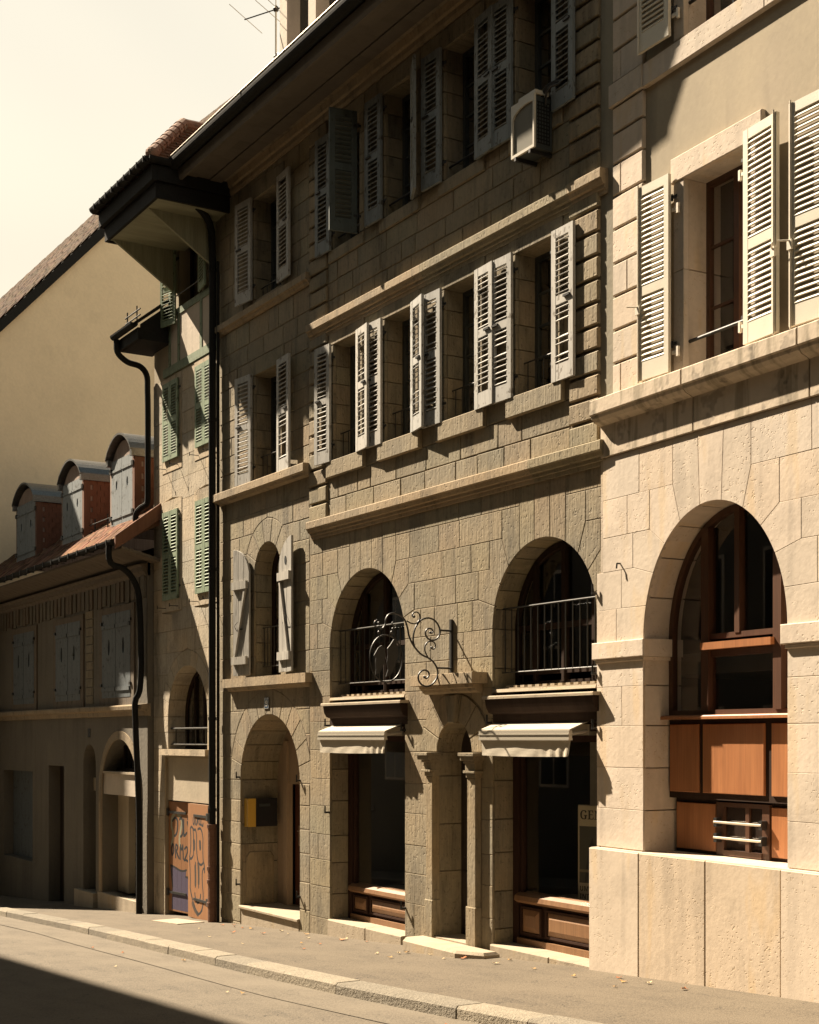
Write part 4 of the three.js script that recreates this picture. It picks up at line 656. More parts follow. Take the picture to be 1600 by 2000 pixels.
  for (let x = hx0 + .2; x < hx1; x += .27) add('gutter_clip', bx(x, x + .015, hs + .42, hs + .51, hz - .02, hz + .118), M.iron, gutter);
  for (const [x, w] of [[hx0 + .18, .05], [-20.20, .05]]) { const tb = poly([[-.02, 9.62], [.06, 9.62], [hz - .2, hs - .0], [-.02, hs - .0]], 0, w).applyMatrix4(new THREE.Matrix4().makeBasis(new V3(0, 0, 1), new V3(0, 1, 0), new V3(-1, 0, 0))).translate(x + w, 0, 0); add('bracket_board', tb, M.soffitC); }
  const ye = hs + .50, yr = ye + 1.10, mx = (hx0 + hx1) / 2, tri = (a, b, c) => [...a, ...b, ...c], e0 = [hx0, ye, hz], e1 = [hx1, ye, hz], b0 = [hx0, ye, -2.6], b1 = [hx1, ye, -2.6], rf = [mx, yr, hz - 1.0], rb = [mx, yr, -2.6];
  const rg = new THREE.BufferGeometry(); rg.setAttribute('position', new THREE.Float32BufferAttribute([...tri(e0, e1, rf), ...tri(e1, b1, rb), ...tri(e1, rb, rf), ...tri(e0, rf, rb), ...tri(e0, rb, b0), ...tri(e0, b0, b1), ...tri(e0, b1, e1), ...tri(b0, rb, b1)], 3)); add('hood_roof', rg, M.clay);
  // tile rows on the right-hand slope and on the front hip
  { const r = rng(88), P = []; const rows = 13; const up = new V3(mx - hx1, yr - ye, 0), L = up.length(); up.normalize(); const nrm = new V3(yr - ye, hx1 - mx, 0).normalize();
    for (let i = 0; i < rows; i++) { const t = i / rows; for (let zz = -2.5; zz < hz - 1.0 * t - .05; zz += .16) { const w = Math.min(.155, hz - 1.0 * t - zz); const q = new THREE.BoxGeometry(.22, .02, w - .006); q.rotateZ(Math.atan2(-(yr - ye), hx1 - mx) + .10); const c = new V3(hx1, ye, zz + w / 2).addScaledVector(up, L * t + .07).addScaledVector(nrm, .018 + r() * .006); q.translate(c.x, c.y, c.z); P.push(q); } }
    for (let i = 0; i < rows; i++) { const t = i / rows, hw = (hx1 - hx0) / 2 * (1 - t); for (let xx = -hw; xx < hw - .03; xx += .16) { const w = Math.min(.155, hw - xx), q = new THREE.BoxGeometry(w - .006, .02, .22); q.rotateX(Math.atan2(yr - ye, 1.0) - .10); q.translate(mx + xx + w / 2, ye + (yr - ye) * t + .06 + .02, hz - 1.0 * t - .06); P.push(q); } }
    const o = add('hood_tiles', merge(P), M.clay); o.userData.kind = 'stuff'; }
  { const a = new V3(hx1 - .02, ye + .06, hz - .02), b = new V3(...rf).add(new V3(0, .06, 0)), n = 7; for (let i = 0; i < n; i++) { const p = a.clone().lerp(b, i / n), q = a.clone().lerp(b, (i + 1.12) / n), d = q.clone().sub(p), g = new THREE.CylinderGeometry(.085, .10, d.length(), 12, 1, false); g.applyQuaternion(new THREE.Quaternion().setFromUnitVectors(new V3(0, 1, 0), d.clone().normalize())); const m = p.clone().add(q).multiplyScalar(.5); g.translate(m.x, m.y, m.z); add('ridge_tile', i === 0 ? merge([g, new THREE.SphereGeometry(.098, 12, 8).translate(p.x, p.y, p.z)]) : g, M.clayRidge); }
    for (let i = 0; i < 9; i++) add('ridge_tile', new THREE.CylinderGeometry(.09, .10, .34, 12).rotateX(PI / 2).translate(mx, yr + .05, hz - 1.15 - i * .3), M.clayRidge); }
  // lower eave left of the hood, with its gutter and pipe
  add('low_eave', merge([bx(-22.95, -22.02, 8.86, 8.90, -.05, .52), bx(-22.95, -22.02, 8.86, 9.05, .5, .56), sweep([[.5, 8.88], [.5, 9.12], [.02, 9.50], [.02, 8.88]], -22.08, -22.03)]), M.gutter);
  add('low_roof', sweep([[.62, 9.08], [.62, 9.13], [-3, 12.0], [-3, 11.9]], -22.98, -22.03), M.gutter);
  add('low_gutter', sweep(gz.map(([a, b]) => [.62 + a, 9.12 + b]), -23.0, -22.03), M.gutter);
  add('snow_guard', merge([bar([-22.9, 9.32, .45], [-22.2, 9.32, .45], .012), bar([-22.9, 9.42, .45], [-22.2, 9.42, .45], .012), bar([-22.8, 9.2, .45], [-22.8, 9.5, .45], .012), bar([-22.35, 9.2, .45], [-22.35, 9.5, .45], .012)]), M.iron);
  add('downpipe', merge([tube([[-22.92, 9.05, .60], [-22.92, 8.84, .58], [-22.90, 8.70, .42], [-22.86, 8.64, .2], [-22.84, 8.52, .10], [-22.83, 8.2, .08], [-22.82, 6.4, .08]], .05, 60, 10), tube([[-22.82, 6.45, .08], [-22.82, 6.3, .10], [-22.86, 6.22, .2], [-22.90, 6.12, .26], [-22.9, 5.9, .26]], .05, 24, 10)]), M.gutter);
  // arched window over the doors
  liner(add, C.g, SC, AW[0], AW[1], [AB, 2.4, AS], AS, ra, 9, -.42, -.010, 85);
  const z = -.30, cx = (AW[0] + AW[1]) / 2, aw = add('arched_window', merge([shaped(archPath(AW[0] + .01, AW[1] - .01, AB + .01, AS, ra - .01, 24).reverse(), [archPath(AW[0] + .07, AW[1] - .07, AB + .07, AS, ra - .07, 24)], z - .05, z), ...[-.42, -.04, .34].map(o => bx(cx + o, cx + o + .06, AB + .05, AS + Math.sqrt(ra * ra - (Math.abs(o + .03) + .03) ** 2) - .04, z - .05, z + .01))]), M.frameDark);
  for (const [p, q] of [[-.73, -.42], [-.36, -.04], [.02, .34], [.40, .73]]) add('pane', bx(cx + p, cx + q, AB + .07, AS + (Math.abs(p) > .4 && Math.abs(q) > .39 ? .35 : .68), z - .03, z - .026), M.glass, aw);
  railing(C, AW[0], AW[1], AB + .08, AB + .34, -.06, 4, .012);
  add('window_ledge', bx(-22.26, -20.36, 2.02, 2.12, -.42, .09), SC[2]);
  add('panel_wall', bx(D[0] - .01, D[1] + .01, 1.27, 2.02, -.42, -.05), M.stuccoC);
  // painted double doors
  const doorTex = side => {
    const cv = document.createElement('canvas'); cv.width = 256; cv.height = 512; const c = cv.getContext('2d'), r = rng(side + 900);
    c.fillStyle = '#8d6038'; c.fillRect(0, 0, 256, 512);
    for (let i = 0; i < 900; i++) { c.strokeStyle = `rgba(${r() < .5 ? '60,30,12' : '205,150,95'},${.03 + r() * .07})`; c.lineWidth = .6 + r(); const x = r() * 256, y = r() * 512; c.beginPath(); c.moveTo(x, y); c.lineTo(x + (r() - .5) * 3, y + 40 + r() * 200); c.stroke(); }
    c.lineCap = 'round'; c.lineJoin = 'round'; const L = (w, col, ...paths) => { c.strokeStyle = col; c.lineWidth = w * 1.35; for (const p of paths) { c.beginPath(); c.moveTo(p[0], p[1]); for (let i = 2; i + 1 < p.length; i += 4) { if (i + 3 < p.length) c.quadraticCurveTo(p[i], p[i + 1], p[i + 2], p[i + 3]); else c.lineTo(p[i], p[i + 1]); } c.stroke(); } };
    const K = '#17161a';
    if (side < 0) {
      L(12, 'rgba(150,160,140,.75)', [60, 60, 20, 70, 30, 120, 60, 150, 30, 200], [90, 60, 150, 70, 120, 130, 90, 200, 130, 215]);
      L(9, K, [40, 90, 70, 60, 90, 90, 95, 150, 60, 160], [110, 80, 140, 60, 140, 110, 150, 150, 120, 160]);
      L(9, K, [150, 80, 148, 120, 152, 155], [152, 155, 170, 150, 178, 140], [185, 90, 200, 120, 215, 130], [225, 75, 215, 130, 205, 165], [190, 75, 240, 60, 250, 110]);
      c.save(); c.translate(-45, 0); L(8, K, [85, 200, 65, 220, 80, 250, 105, 240, 95, 205, 90, 195, 82, 205], [115, 260, 112, 220, 118, 200], [118, 200, 150, 205, 122, 230], [122, 230, 135, 250, 148, 262], [160, 265, 158, 220, 165, 200], [165, 200, 175, 240, 185, 200], [185, 200, 190, 240, 190, 262], [205, 215, 235, 190, 230, 230, 215, 255, 200, 268], [200, 268, 220, 262, 245, 275]); c.restore();
      c.fillStyle = '#4a4058'; c.beginPath(); c.moveTo(20, 300); c.lineTo(40, 380); c.lineTo(30, 505); c.lineTo(230, 505); c.lineTo(235, 400); c.quadraticCurveTo(220, 340, 170, 345); c.lineTo(175, 312); c.lineTo(110, 318); c.quadraticCurveTo(60, 305, 20, 300); c.fill(); L(7, K, [20, 300, 60, 305, 110, 318], [110, 318, 150, 322, 175, 312], [170, 345, 220, 340, 235, 400], [20, 300, 38, 380, 40, 400]);
    } else {
      L(7, K, [70, 60, 60, 90, 80, 92, 90, 70, 85, 60], [100, 70, 90, 90, 110, 92, 125, 70, 120, 60], [130, 85, 120, 60, 150, 62, 135, 90, 165, 88], [170, 65, 160, 90, 190, 92, 200, 70, 195, 92]);
      L(8, K, [30, 115, 40, 95, 65, 110, 80, 120, 95, 112], [65, 110, 80, 160, 70, 230, 40, 260, 20, 240], [30, 115, 45, 170, 30, 220, 20, 240, 30, 250], [70, 165, 90, 150, 85, 200, 75, 220, 70, 165], [95, 112, 120, 130, 110, 180, 115, 240, 140, 262], [130, 110, 180, 90, 195, 150, 190, 220, 200, 250], [200, 250, 180, 275, 140, 262], [150, 165, 165, 150, 165, 190, 155, 215, 150, 165], [205, 255, 215, 270, 215, 295], [205, 280, 175, 290, 190, 360, 210, 420, 180, 470], [100, 262, 105, 330, 98, 370], [130, 262, 138, 330, 140, 370], [20, 250, 35, 330, 28, 380, 60, 450, 130, 490], [130, 490, 180, 485, 200, 430], [90, 400, 100, 440, 130, 440, 160, 430, 165, 400]);
      L(16, 'rgba(30,28,26,.7)', [95, 280, 100, 320, 98, 360], [140, 280, 142, 320, 140, 350], [60, 450, 90, 480, 130, 490]);
    }
    const t = new THREE.CanvasTexture(cv); t.colorSpace = THREE.SRGBColorSpace; return t;
  };
  for (const side of [-1, 1]) {
    const w = .90, h = 1.25 - base - .05, m = new THREE.MeshStandardMaterial({ map: doorTex(side), roughness: .75 });
    const leaf = mesh('door_leaf', bx(0, side > 0 ? -w : w, 0, h, -.05, 0), M.panelShop, new THREE.Group()); leaf.userData.label = side < 0 ? 'door leaf tagged with dark letters and a violet patch' : 'door leaf sprayed with bubble letters in outline';
    const np = 6; for (let k = 0; k < np; k++) { const xa = w * k / np + .002, xb = w * (k + 1) / np - .002, s0 = side > 0 ? -w + xa : xa, g = new THREE.PlaneGeometry(xb - xa, h - .01); const uv = g.attributes.uv; for (let i = 0; i < uv.count; i++) uv.setX(i, (k + uv.getX(i)) / np); g.translate(s0 + (xb - xa) / 2, h / 2, .006); const p = new THREE.Mesh(g, m); p.name = 'plank_face'; p.castShadow = p.receiveShadow = true; leaf.add(p); mesh('plank', bx(s0, s0 + xb - xa, .004, h - .004, 0, .004), M.panelShop, leaf); }
    for (const y of [.17 * h, .90 * h]) mesh('strap_hinge', merge([bx(-side * -.02, -side * .62, y - .02, y + .02, .007, .02), bx(-side * -.05, -side * .03, y - .06, y + .06, .0, .03)]), M.iron, leaf);
    leaf.rotation.y = side > 0 ? -.0 : .10; C.at(leaf, side > 0 ? D[1] - .01 : D[0] + .03, base + .05, side > 0 ? .03 : -.06); if (side > 0) leaf.rotation.y = -.05;
  }
  // downpipes at the joint with the stone house
  add('downpipe', merge([tube([[-19.62, 10.78, .92], [-19.64, 10.52, .90], [-19.74, 10.40, .62], [-19.92, 10.28, .28], [-20.02, 10.15, .14], [-20.03, 9.8, .11], [-20.03, 7, .11], [-20.03, .85, .11]], .055, 90, 10), ...[9.5, 7.2, 4.9, 2.6, 1.2].map(y => new THREE.CylinderGeometry(.066, .066, .05, 10).translate(-20.03, y, .11))]), M.gutter);
  add('cast_iron_foot', merge([bar([-20.03, .95, .11], [-20.03, yG(-20) - .1, .11], .068, 12), ...[.95, .3, .1, -.25].map(y => new THREE.CylinderGeometry(.085, .085, .06, 12).translate(-20.03, y, .11))]), M.rust);
  add('cable_pipe', bar([-19.90, 9.6, .07], [-19.90, yG(-20), .07], .025, 8), M.gutter);
}
// ------------------------------------------------------------------ the low house in the shade, with three roof dormers
const D = house('low_shop_house', 'low dark house in the shade with a tiled roof and three shuttered dormers', [-27.5, yG(-27.5), .1]);
{
  const add = D.add, X0 = -33.0, X1 = -22.78, zf = .10;
  const G = [-25.05, -23.20], GS = 1.36, rg = (G[1] - G[0]) / 2, SD = [-26.13, -25.42], SS = 1.83, rs = (SD[1] - SD[0]) / 2;
  const gb = yG(-24.1) + .25, sb = yG(-25.8) + .3, LD = [-28.3, -27.3], LS = [-31.6, -29.4];
  const holes = [archPath(...G, gb, GS, rg, 24), archPath(...SD, sb, SS, rs, 18), [[LD[0], -1.2], [LD[1], -1.2], [LD[1], 1.75], [LD[0], 1.75]], [[LS[0], -.3], [LS[1], -.3], [LS[1], 1.6], [LS[0], 1.6]]];
  const wn = [[-24.98, -23.52], [-27.73, -26.22], [-30.7, -29.2]], wy = [3.05, 4.55];
  for (const [a, b] of wn) holes.push([[a, wy[0]], [b, wy[0]], [b, wy[1]], [a, wy[1]]]);
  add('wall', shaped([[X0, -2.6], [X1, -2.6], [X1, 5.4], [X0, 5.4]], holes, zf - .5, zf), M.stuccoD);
  room(D, X0 + .1, X1 - .1, -1.6, 5.6, -5, zf - .501, [2.6]);
  add('string_course', sweep([[zf - .05, 2.90], [zf + .11, 2.88], [zf + .12, 2.86], [zf + .11, 2.80], [zf + .06, 2.77], [zf + .05, 2.70], [zf - .05, 2.68]], X0, X1 + .02), M.ledgeB);
  for (const [a, b] of wn) {
    add('window_frame', shaped([[a - .16, wy[0] - .17], [b + .16, wy[0] - .17], [b + .16, wy[1] + .12], [a - .16, wy[1] + .12]], [[[a + .01, wy[0] + .01], [a + .01, wy[1] - .01], [b - .01, wy[1] - .01], [b - .01, wy[0] + .01]]], zf - .02, zf + .03), M.boardD);
    for (const side of [-1, 1]) { const w = (b - a) / 2 - .01, x = side < 0 ? a : a + w + .02, s = add('board_shutter', shaped([[x, wy[0] - .02], [x + w, wy[0] - .02], [x + w, wy[1]], [x, wy[1]]], [[...Array(14).keys()].map(i => { const t = -2 * PI * i / 14; return [x + w / 2 + .055 * Math.cos(t), 3.95 + .15 * Math.sin(t)]; })], zf + .0, zf + .035), M.shutterD); for (const y of [3.15, 4.28]) add('ledger', bx(x + .02, x + w - .02, y, y + .07, zf + .036, zf + .055), M.shutterD, s); for (const y of [3.24, 4.36]) add('strap_hinge', bx(side < 0 ? x - .05 : x + w - .02, side < 0 ? x + .02 : x + w + .05, y, y + .05, zf + .03, zf + .06), M.iron, s); }
  }
  const r = rng(71); for (let x = X0 + .1; x < X1 - .2; x += .24) add('frieze_board', bx(x, x + .13 + r() * .08, 4.68 + r() * .06, 5.12, zf, zf + .018 + r() * .012), r() < .5 ? M.boardD : M.stuccoD);
  for (let i = 0; i < 11; i++) add('pier_stone', bx(-25.95 + r() * .02, -25.55, 2.95 + i * .16, 3.09 + i * .16, zf, zf + .012 + r() * .01), r() < .5 ? SB[3] : SB[6]);
  add('eave_cornice', sweep([[zf - .05, 5.08], [zf + .02, 5.08], [zf + .05, 5.13], [zf + .09, 5.15], [zf + .1, 5.22], [zf + .16, 5.26], [zf - .05, 5.30]], X0, X1), M.boardD);
  add('soffit', sweep([[.0, 5.28], [.68, 5.46], [.68, 5.50], [.0, 5.34]], X0, -22.45), M.boardD);
  // roof
  const ev = [.74, 5.62], up = [-2.6, 8.10];
  add('roof', sweep([[.74, 5.54], [.74, 5.60], [-2.6, 8.06], [-2.6, 7.9], [.0, 5.9]], X0, -22.47), M.clay);
  tilesOn(D, 'roof_tile', X0, -22.47, ev, up, M.clay, { seed: 73, w: .17, expo: .13, tint: [.5, 1.6] });
  add('barge_board', poly([[.80, 5.44], [.80, 5.66], [-.02, 6.28], [-.02, 6.02], [.55, 5.60]], 0, .05).applyMatrix4(new THREE.Matrix4().makeBasis(new V3(0, 0, 1), new V3(0, 1, 0), new V3(-1, 0, 0))).translate(-22.42, 0, 0), M.bargeD);
  const gz = []; for (let i = 0; i <= 8; i++) { const t = PI + PI * i / 8; gz.push([.80 + .065 * Math.cos(t), 5.60 + .075 * Math.sin(t)]); }
  const gut = add('gutter', sweep(gz, X0, -22.50), M.gutter); for (let x = X0 + .3; x < -22.6; x += .5) add('gutter_clip', bx(x, x + .02, 5.52, 5.612, .73, .872), M.iron, gut);
  add('downpipe', merge([tube([[-22.72, 5.60, .80], [-22.72, 5.30, .80], [-22.74, 5.22, .74], [-22.80, 5.18, .55], [-22.88, 5.06, .36], [-22.9, 4.86, .24], [-22.9, 4.6, .2], [-22.9, 3.1, .2], [-22.93, 2.95, .26], [-22.93, 2.6, .26], [-22.92, 1, .2], [-22.92, yG(-22.9) - .05, .2]], .052, 90, 10)]), M.gutter);
  // shop openings
  add('garage_surround', merge([shaped([...archPath(G[0] - .15, G[1] + .15, gb, GS, rg + .15, 24), ...archPath(G[0], G[1], gb, GS, rg, 24).reverse()], [], zf, zf + .02)]), M.ledgeB);
  add('garage_lintel', bx(G[0] + .002, G[1] - .002, 1.28, 1.66, zf - .32, zf - .02), M.plasterC);
  add('garage_lintel_cap', bx(G[0] + .002, G[1] - .002, 1.662, 1.70, zf - .34, zf + .015), M.slab);
  add('garage_fanlight', merge([bx(G[0], G[1], 1.70, 1.76, zf - .3, zf - .24), ...[-.45, 0, .45].map(o => bx(-24.125 + o - .02, -24.125 + o + .02, 1.74, 2.25, zf - .3, zf - .24))]), M.frameDark);
  add('roller_shutter', merge([...Array(24).keys()].map(i => bx(G[0] + .55, G[1] - .03, gb + i * .072, gb + i * .072 + .066, zf - .45, zf - .43 - (i % 2) * .004))), M.shutterD);
  add('garage_jamb', bx(G[0] + .002, G[0] + .55, gb, 1.28, zf - .47, zf - .30), M.stuccoC);
  add('garage_step', bx(G[0] - .1, G[1] + .12, -2, gb, zf - .5, zf + .06), M.slab);
  add('arched_door', shaped(archPath(SD[0], SD[1], sb, SS, rs, 18).reverse(), [], zf - .4, zf - .34), M.doorDark);
  add('door_transom', bx(SD[0], SD[1], 1.30, 1.55, zf - .35, zf - .2), M.stuccoC); add('door_step', bx(SD[0] - .25, SD[1] + .12, -2, sb, zf - .5, zf + .10), M.slab);
  add('plank_door', bx(LD[0], LD[1], -1.3, 1.75, zf - .3, zf - .24), M.doorDark);
  add('shop_shutter', bx(LS[0], LS[1], -.3, 1.6, zf - .28, zf - .22), M.shutterD); add('street_number', bx(-25.85, -25.72, 2.32, 2.48, zf, zf + .01), M.screen);
  // dormers
  [[-24.45, -23.37, 7.28], [-27.25, -26.05, 7.28], [-30.4, -29.05, 7.30]].forEach(([a, b, yt], k) => {
    const z = .14, y0 = 6.05, cx = (a + b) / 2, hw = (b - a) / 2, zb = -1.75, rise = .30;
    const dm = add('dormer', merge([bx(a - .07, a, y0 - .1, yt, zb, z), bx(b, b + .07, y0 - .1, yt, zb, z), bx(a, b, y0 - .12, y0 + .02, z - .1, z + .03)]), M.pinkBoard);
    const front = []; for (let i = 0; i <= 10; i++) { const x = b - (b - a) * i / 10; front.push([x, yt + rise * Math.sin(PI * i / 10) ** .8]); }
    add('dormer_pediment', poly([[a, yt], [b, yt], ...front.slice(1, -1)], z - .06, z - .02), M.pinkBoard, dm);
    for (const side of [-1, 1]) { const w = hw - .012, x = side < 0 ? a + .005 : cx + .007, s = add('dormer_shutter', shaped([[x, y0 + .02], [x + w, y0 + .02], [x + w, yt - .01], [x, yt - .01]], [[...Array(12).keys()].map(i => { const t = -2 * PI * i / 12; return [x + w / 2 + .04 * Math.cos(t), 6.82 + .085 * Math.sin(t)]; })], z - .03, z + .005), M.dormerShutter); for (const y of [6.22, 7.06]) add('ledger', bx(x + .01, x + w - .01, y, y + .04, z + .006, z + .02), M.dormerShutter, s); for (const y of [6.24, 7.08]) add('strap_hinge', bx(side < 0 ? a - .05 : b - .02, side < 0 ? a + .04 : b + .07, y - .03, y + .05, z, z + .03), M.iron, s); }
    // curved zinc hood
    const hood = []; const R = i => { const t = i / 14, x = a - .10 + (b - a + .20) * t; return [x, yt + .02 + (rise + .06) * Math.sin(PI * t) ** .75]; };
    for (let i = 0; i <= 14; i++) hood.push(R(i)); for (let i = 14; i >= 0; i--) { const [x, y] = R(i); hood.push([x, y + .035]); }
    add('dormer_roof', poly(hood, zb, z + .09), M.zinc, dm);
    add('dormer_cornice', merge([bx(b + .02, b + .12, yt - .08, yt + .03, zb, z + .07), bx(a - .12, a - .02, yt - .08, yt + .03, zb, z + .07)]), M.zinc, dm);
    // shingled cheeks
    const rr = rng(300 + k); for (let row = 0; row < 11; row++) for (let c = 0; c < 8; c++) { const y = 6.05 + row * .107, z1 = z - .10 - c * .155 - (row % 2) * .07, z0 = z1 - .148; if (z0 < zb) continue; if (y < 5.62 + (.74 - z0) * .74 - .1) continue; add('shingle', bx(b + .07, b + .083 + rr() * .006, y, y + .12, z0, z1).rotateZ(0), M.shingle, dm); }
    add('corner_board', bx(b + .001, b + .10, y0 - .05, yt - .09, z - .12, z + .01), M.bargeD, dm);
  });
  add('snow_guard', merge([bar([-25.9, 6.33, .05], [-24.6, 6.33, .05], .012), bar([-25.6, 6.1, .05], [-25.6, 6.42, .05], .014), bar([-24.9, 6.1, .05], [-24.9, 6.42, .05], .014)]), M.iron);
}
// ------------------------------------------------------------------ tall house behind, its blank gable towards us
const E = house('gable_house', 'tall house with a blank ochre gable and an old tiled roof', [-33, yG(-33), -.2]);
{
  const x = -33.0, zf = -.2, ye = 11.85, k = 1.08, zr = -7.5, yr = ye + (zf - zr) * k, dp = 6.2;
  const gb = (pts, x0, w) => poly(pts, 0, w).applyMatrix4(new THREE.Matrix4().makeBasis(new V3(0, 0, 1), new V3(0, 1, 0), new V3(-1, 0, 0))).translate(x0 + w, 0, 0);
  E.add('gable_wall', gb([[zf, -3.5], [zf, ye], [zr, yr], [zr * 2 - zf, ye], [zr * 2 - zf, -3.5]], x - dp, dp), M.stuccoE);
  E.add('roof', sweep([[zf + .35, ye - .37], [zf + .35, ye - .18], [zr, yr + .20], [zr, yr + .02]], x - dp - .2, x + .06), M.bargeD);
  E.add('rear_roof', sweep([[zr, yr + .02], [zr, yr + .2], [zr * 2 - zf - .3, ye - .1], [zr * 2 - zf - .3, ye - .3]], x - dp - .2, x + .06), M.bargeD);
  tilesOn(E, 'roof_tile', x - dp - .2, x + .10, [zf + .36, ye - .16], [zr, yr + .2], M.clayOld, { seed: 91, w: .21, expo: .17, tint: [.55, 1.5] });
  E.add('verge_board', gb([[zf + .36, ye - .46], [zf + .36, ye - .17], [zr, yr + .20], [zr, yr - .14]], x + .07, .05), M.gutter);
  E.g.rotation.y = .075;
}
// ------------------------------------------------------------------ houses outside the picture: two added for their shade, and the rest of the street
function plainHouse(name, label, x0, x1, z0, z1, y0, y1, face, eave) {
  const H = house(name, label, [(x0 + x1) / 2, yG((x0 + x1) / 2), (z0 + z1) / 2]);
  H.add('wall', bx(x0, x1, y0, y1, z0, z1), M.opposite);
  H.add('roof', bx(x0 - .1, x1 + .1, y1, y1 + .25, face < 0 ? z0 - eave : z0 - .2, face < 0 ? z1 : z1 + eave), M.gutter);
  const z = face < 0 ? z0 : z1;
  for (let y = 1.2; y < y1 - 2; y += 3.1) for (let x = x0 + 1.1; x < x1 - 1.4; x += 2.3) { const w = H.add('window', bx(x, x + 1.05, y, y + 1.75, z - .03, z + .03), M.post); for (const o of [.06, .55]) H.add('pane', bx(x + o, x + o + .44, y + .07, y + 1.68, z + face * .031, z + face * .035), M.screen, w); }
  return H;
}
plainHouse('added_shade_house', 'added unseen plain house placed to shade the low house', -40, -33.4, .9, 3.77, -3, 14.2, 1, .0);  // invented out of view to keep the low house dark
plainHouse('opposite_house', 'tall plain house across the street, behind the viewer', -36, -14.05, 9.8, 18, -2.5, 14.9, -1, .6);
plainHouse('neighbour_house', 'tall plain house next in the row, right of the pale house', -1.25, 18, -9, .55, -1.5, 14, 1, .5);
plainHouse('added_end_house', 'added unseen plain house closing the street to darken window reveals', 19, 30, -6, 14, -1, 14, -1, .3);  // added out of view to cut skylight from the window reveals
plainHouse('opposite_house', 'tall plain house across the street, right of the viewer', -13.95, 18, 9.8, 18, -1.5, 15.1, -1, .6);

// ------------------------------------------------------------------ awnings, sign, cooler, aerial
function awning(label, x0, x1, seed) {
  const t = thing('shop_awning', label, 'awning', [(x0 + x1) / 2, 2.28, 0], 0, 'rolled-up awnings over the shop windows'), o = (x0 + x1) / 2, a = x0 - o, b = x1 - o;
  mesh('roller_case', bx(a, b, .05, .16, -.16, -.04), M.rail, t);
  mesh('canopy', poly([[-.05, .19], [.20, .10], [.20, .112], [-.05, .202]], 0, b - a).applyMatrix4(new THREE.Matrix4().makeBasis(new V3(0, 0, 1), new V3(0, 1, 0), new V3(-1, 0, 0))).translate(b, 0, 0), M.awning, t);
  mesh('front_rail', merge([bx(a, b, .02, .10, .17, .21), bx(a, b, .055, .065, .21, .218), bx(a + .0, b - .0, .0, .02, .165, .215)]), M.rail, t);
  const r = rng(seed), n = 60, v = [], fold = x => .004 * Math.sin(x * 5 + seed) + .008 * ss(.55, 1, x / (b - a)) * Math.sin(x * 42), P = (i, j) => { const x = (b - a) * i / n, s = j / 6; const sk = (i > n * .88 ? (i / n - .88) * .35 : 0) * s; return [a + .02 + x * .985 - sk, -.0 - .165 * s - .006 * Math.sin(x * 2.2) * s, .185 + fold(x) * (.25 + s) + .002 * Math.sin(x * 17 + j) * s]; };
  for (let i = 0; i < n; i++) for (let j = 0; j < 6; j++) { const p = P(i, j), q = P(i + 1, j), c = P(i + 1, j + 1), d = P(i, j + 1); v.push(...p, ...d, ...c, ...p, ...c, ...q); }
  const g = new THREE.BufferGeometry(); g.setAttribute('position', new THREE.Float32BufferAttribute(v, 3)); const vm = M.awning.clone(); vm.side = THREE.DoubleSide; mesh('valance', g, vm, t);
  for (const x of [a + .03, b - .03]) mesh('arm', bar([x, .10, -.08], [x, .06, .19], .018, 8), M.rail, t);
}
awning('cream awning rolled up over the shop window beside the arched entrance', -16.38, -14.66, 3);
awning('cream awning rolled up over the shop window next to the pale house', -12.64, -11.06, 5);
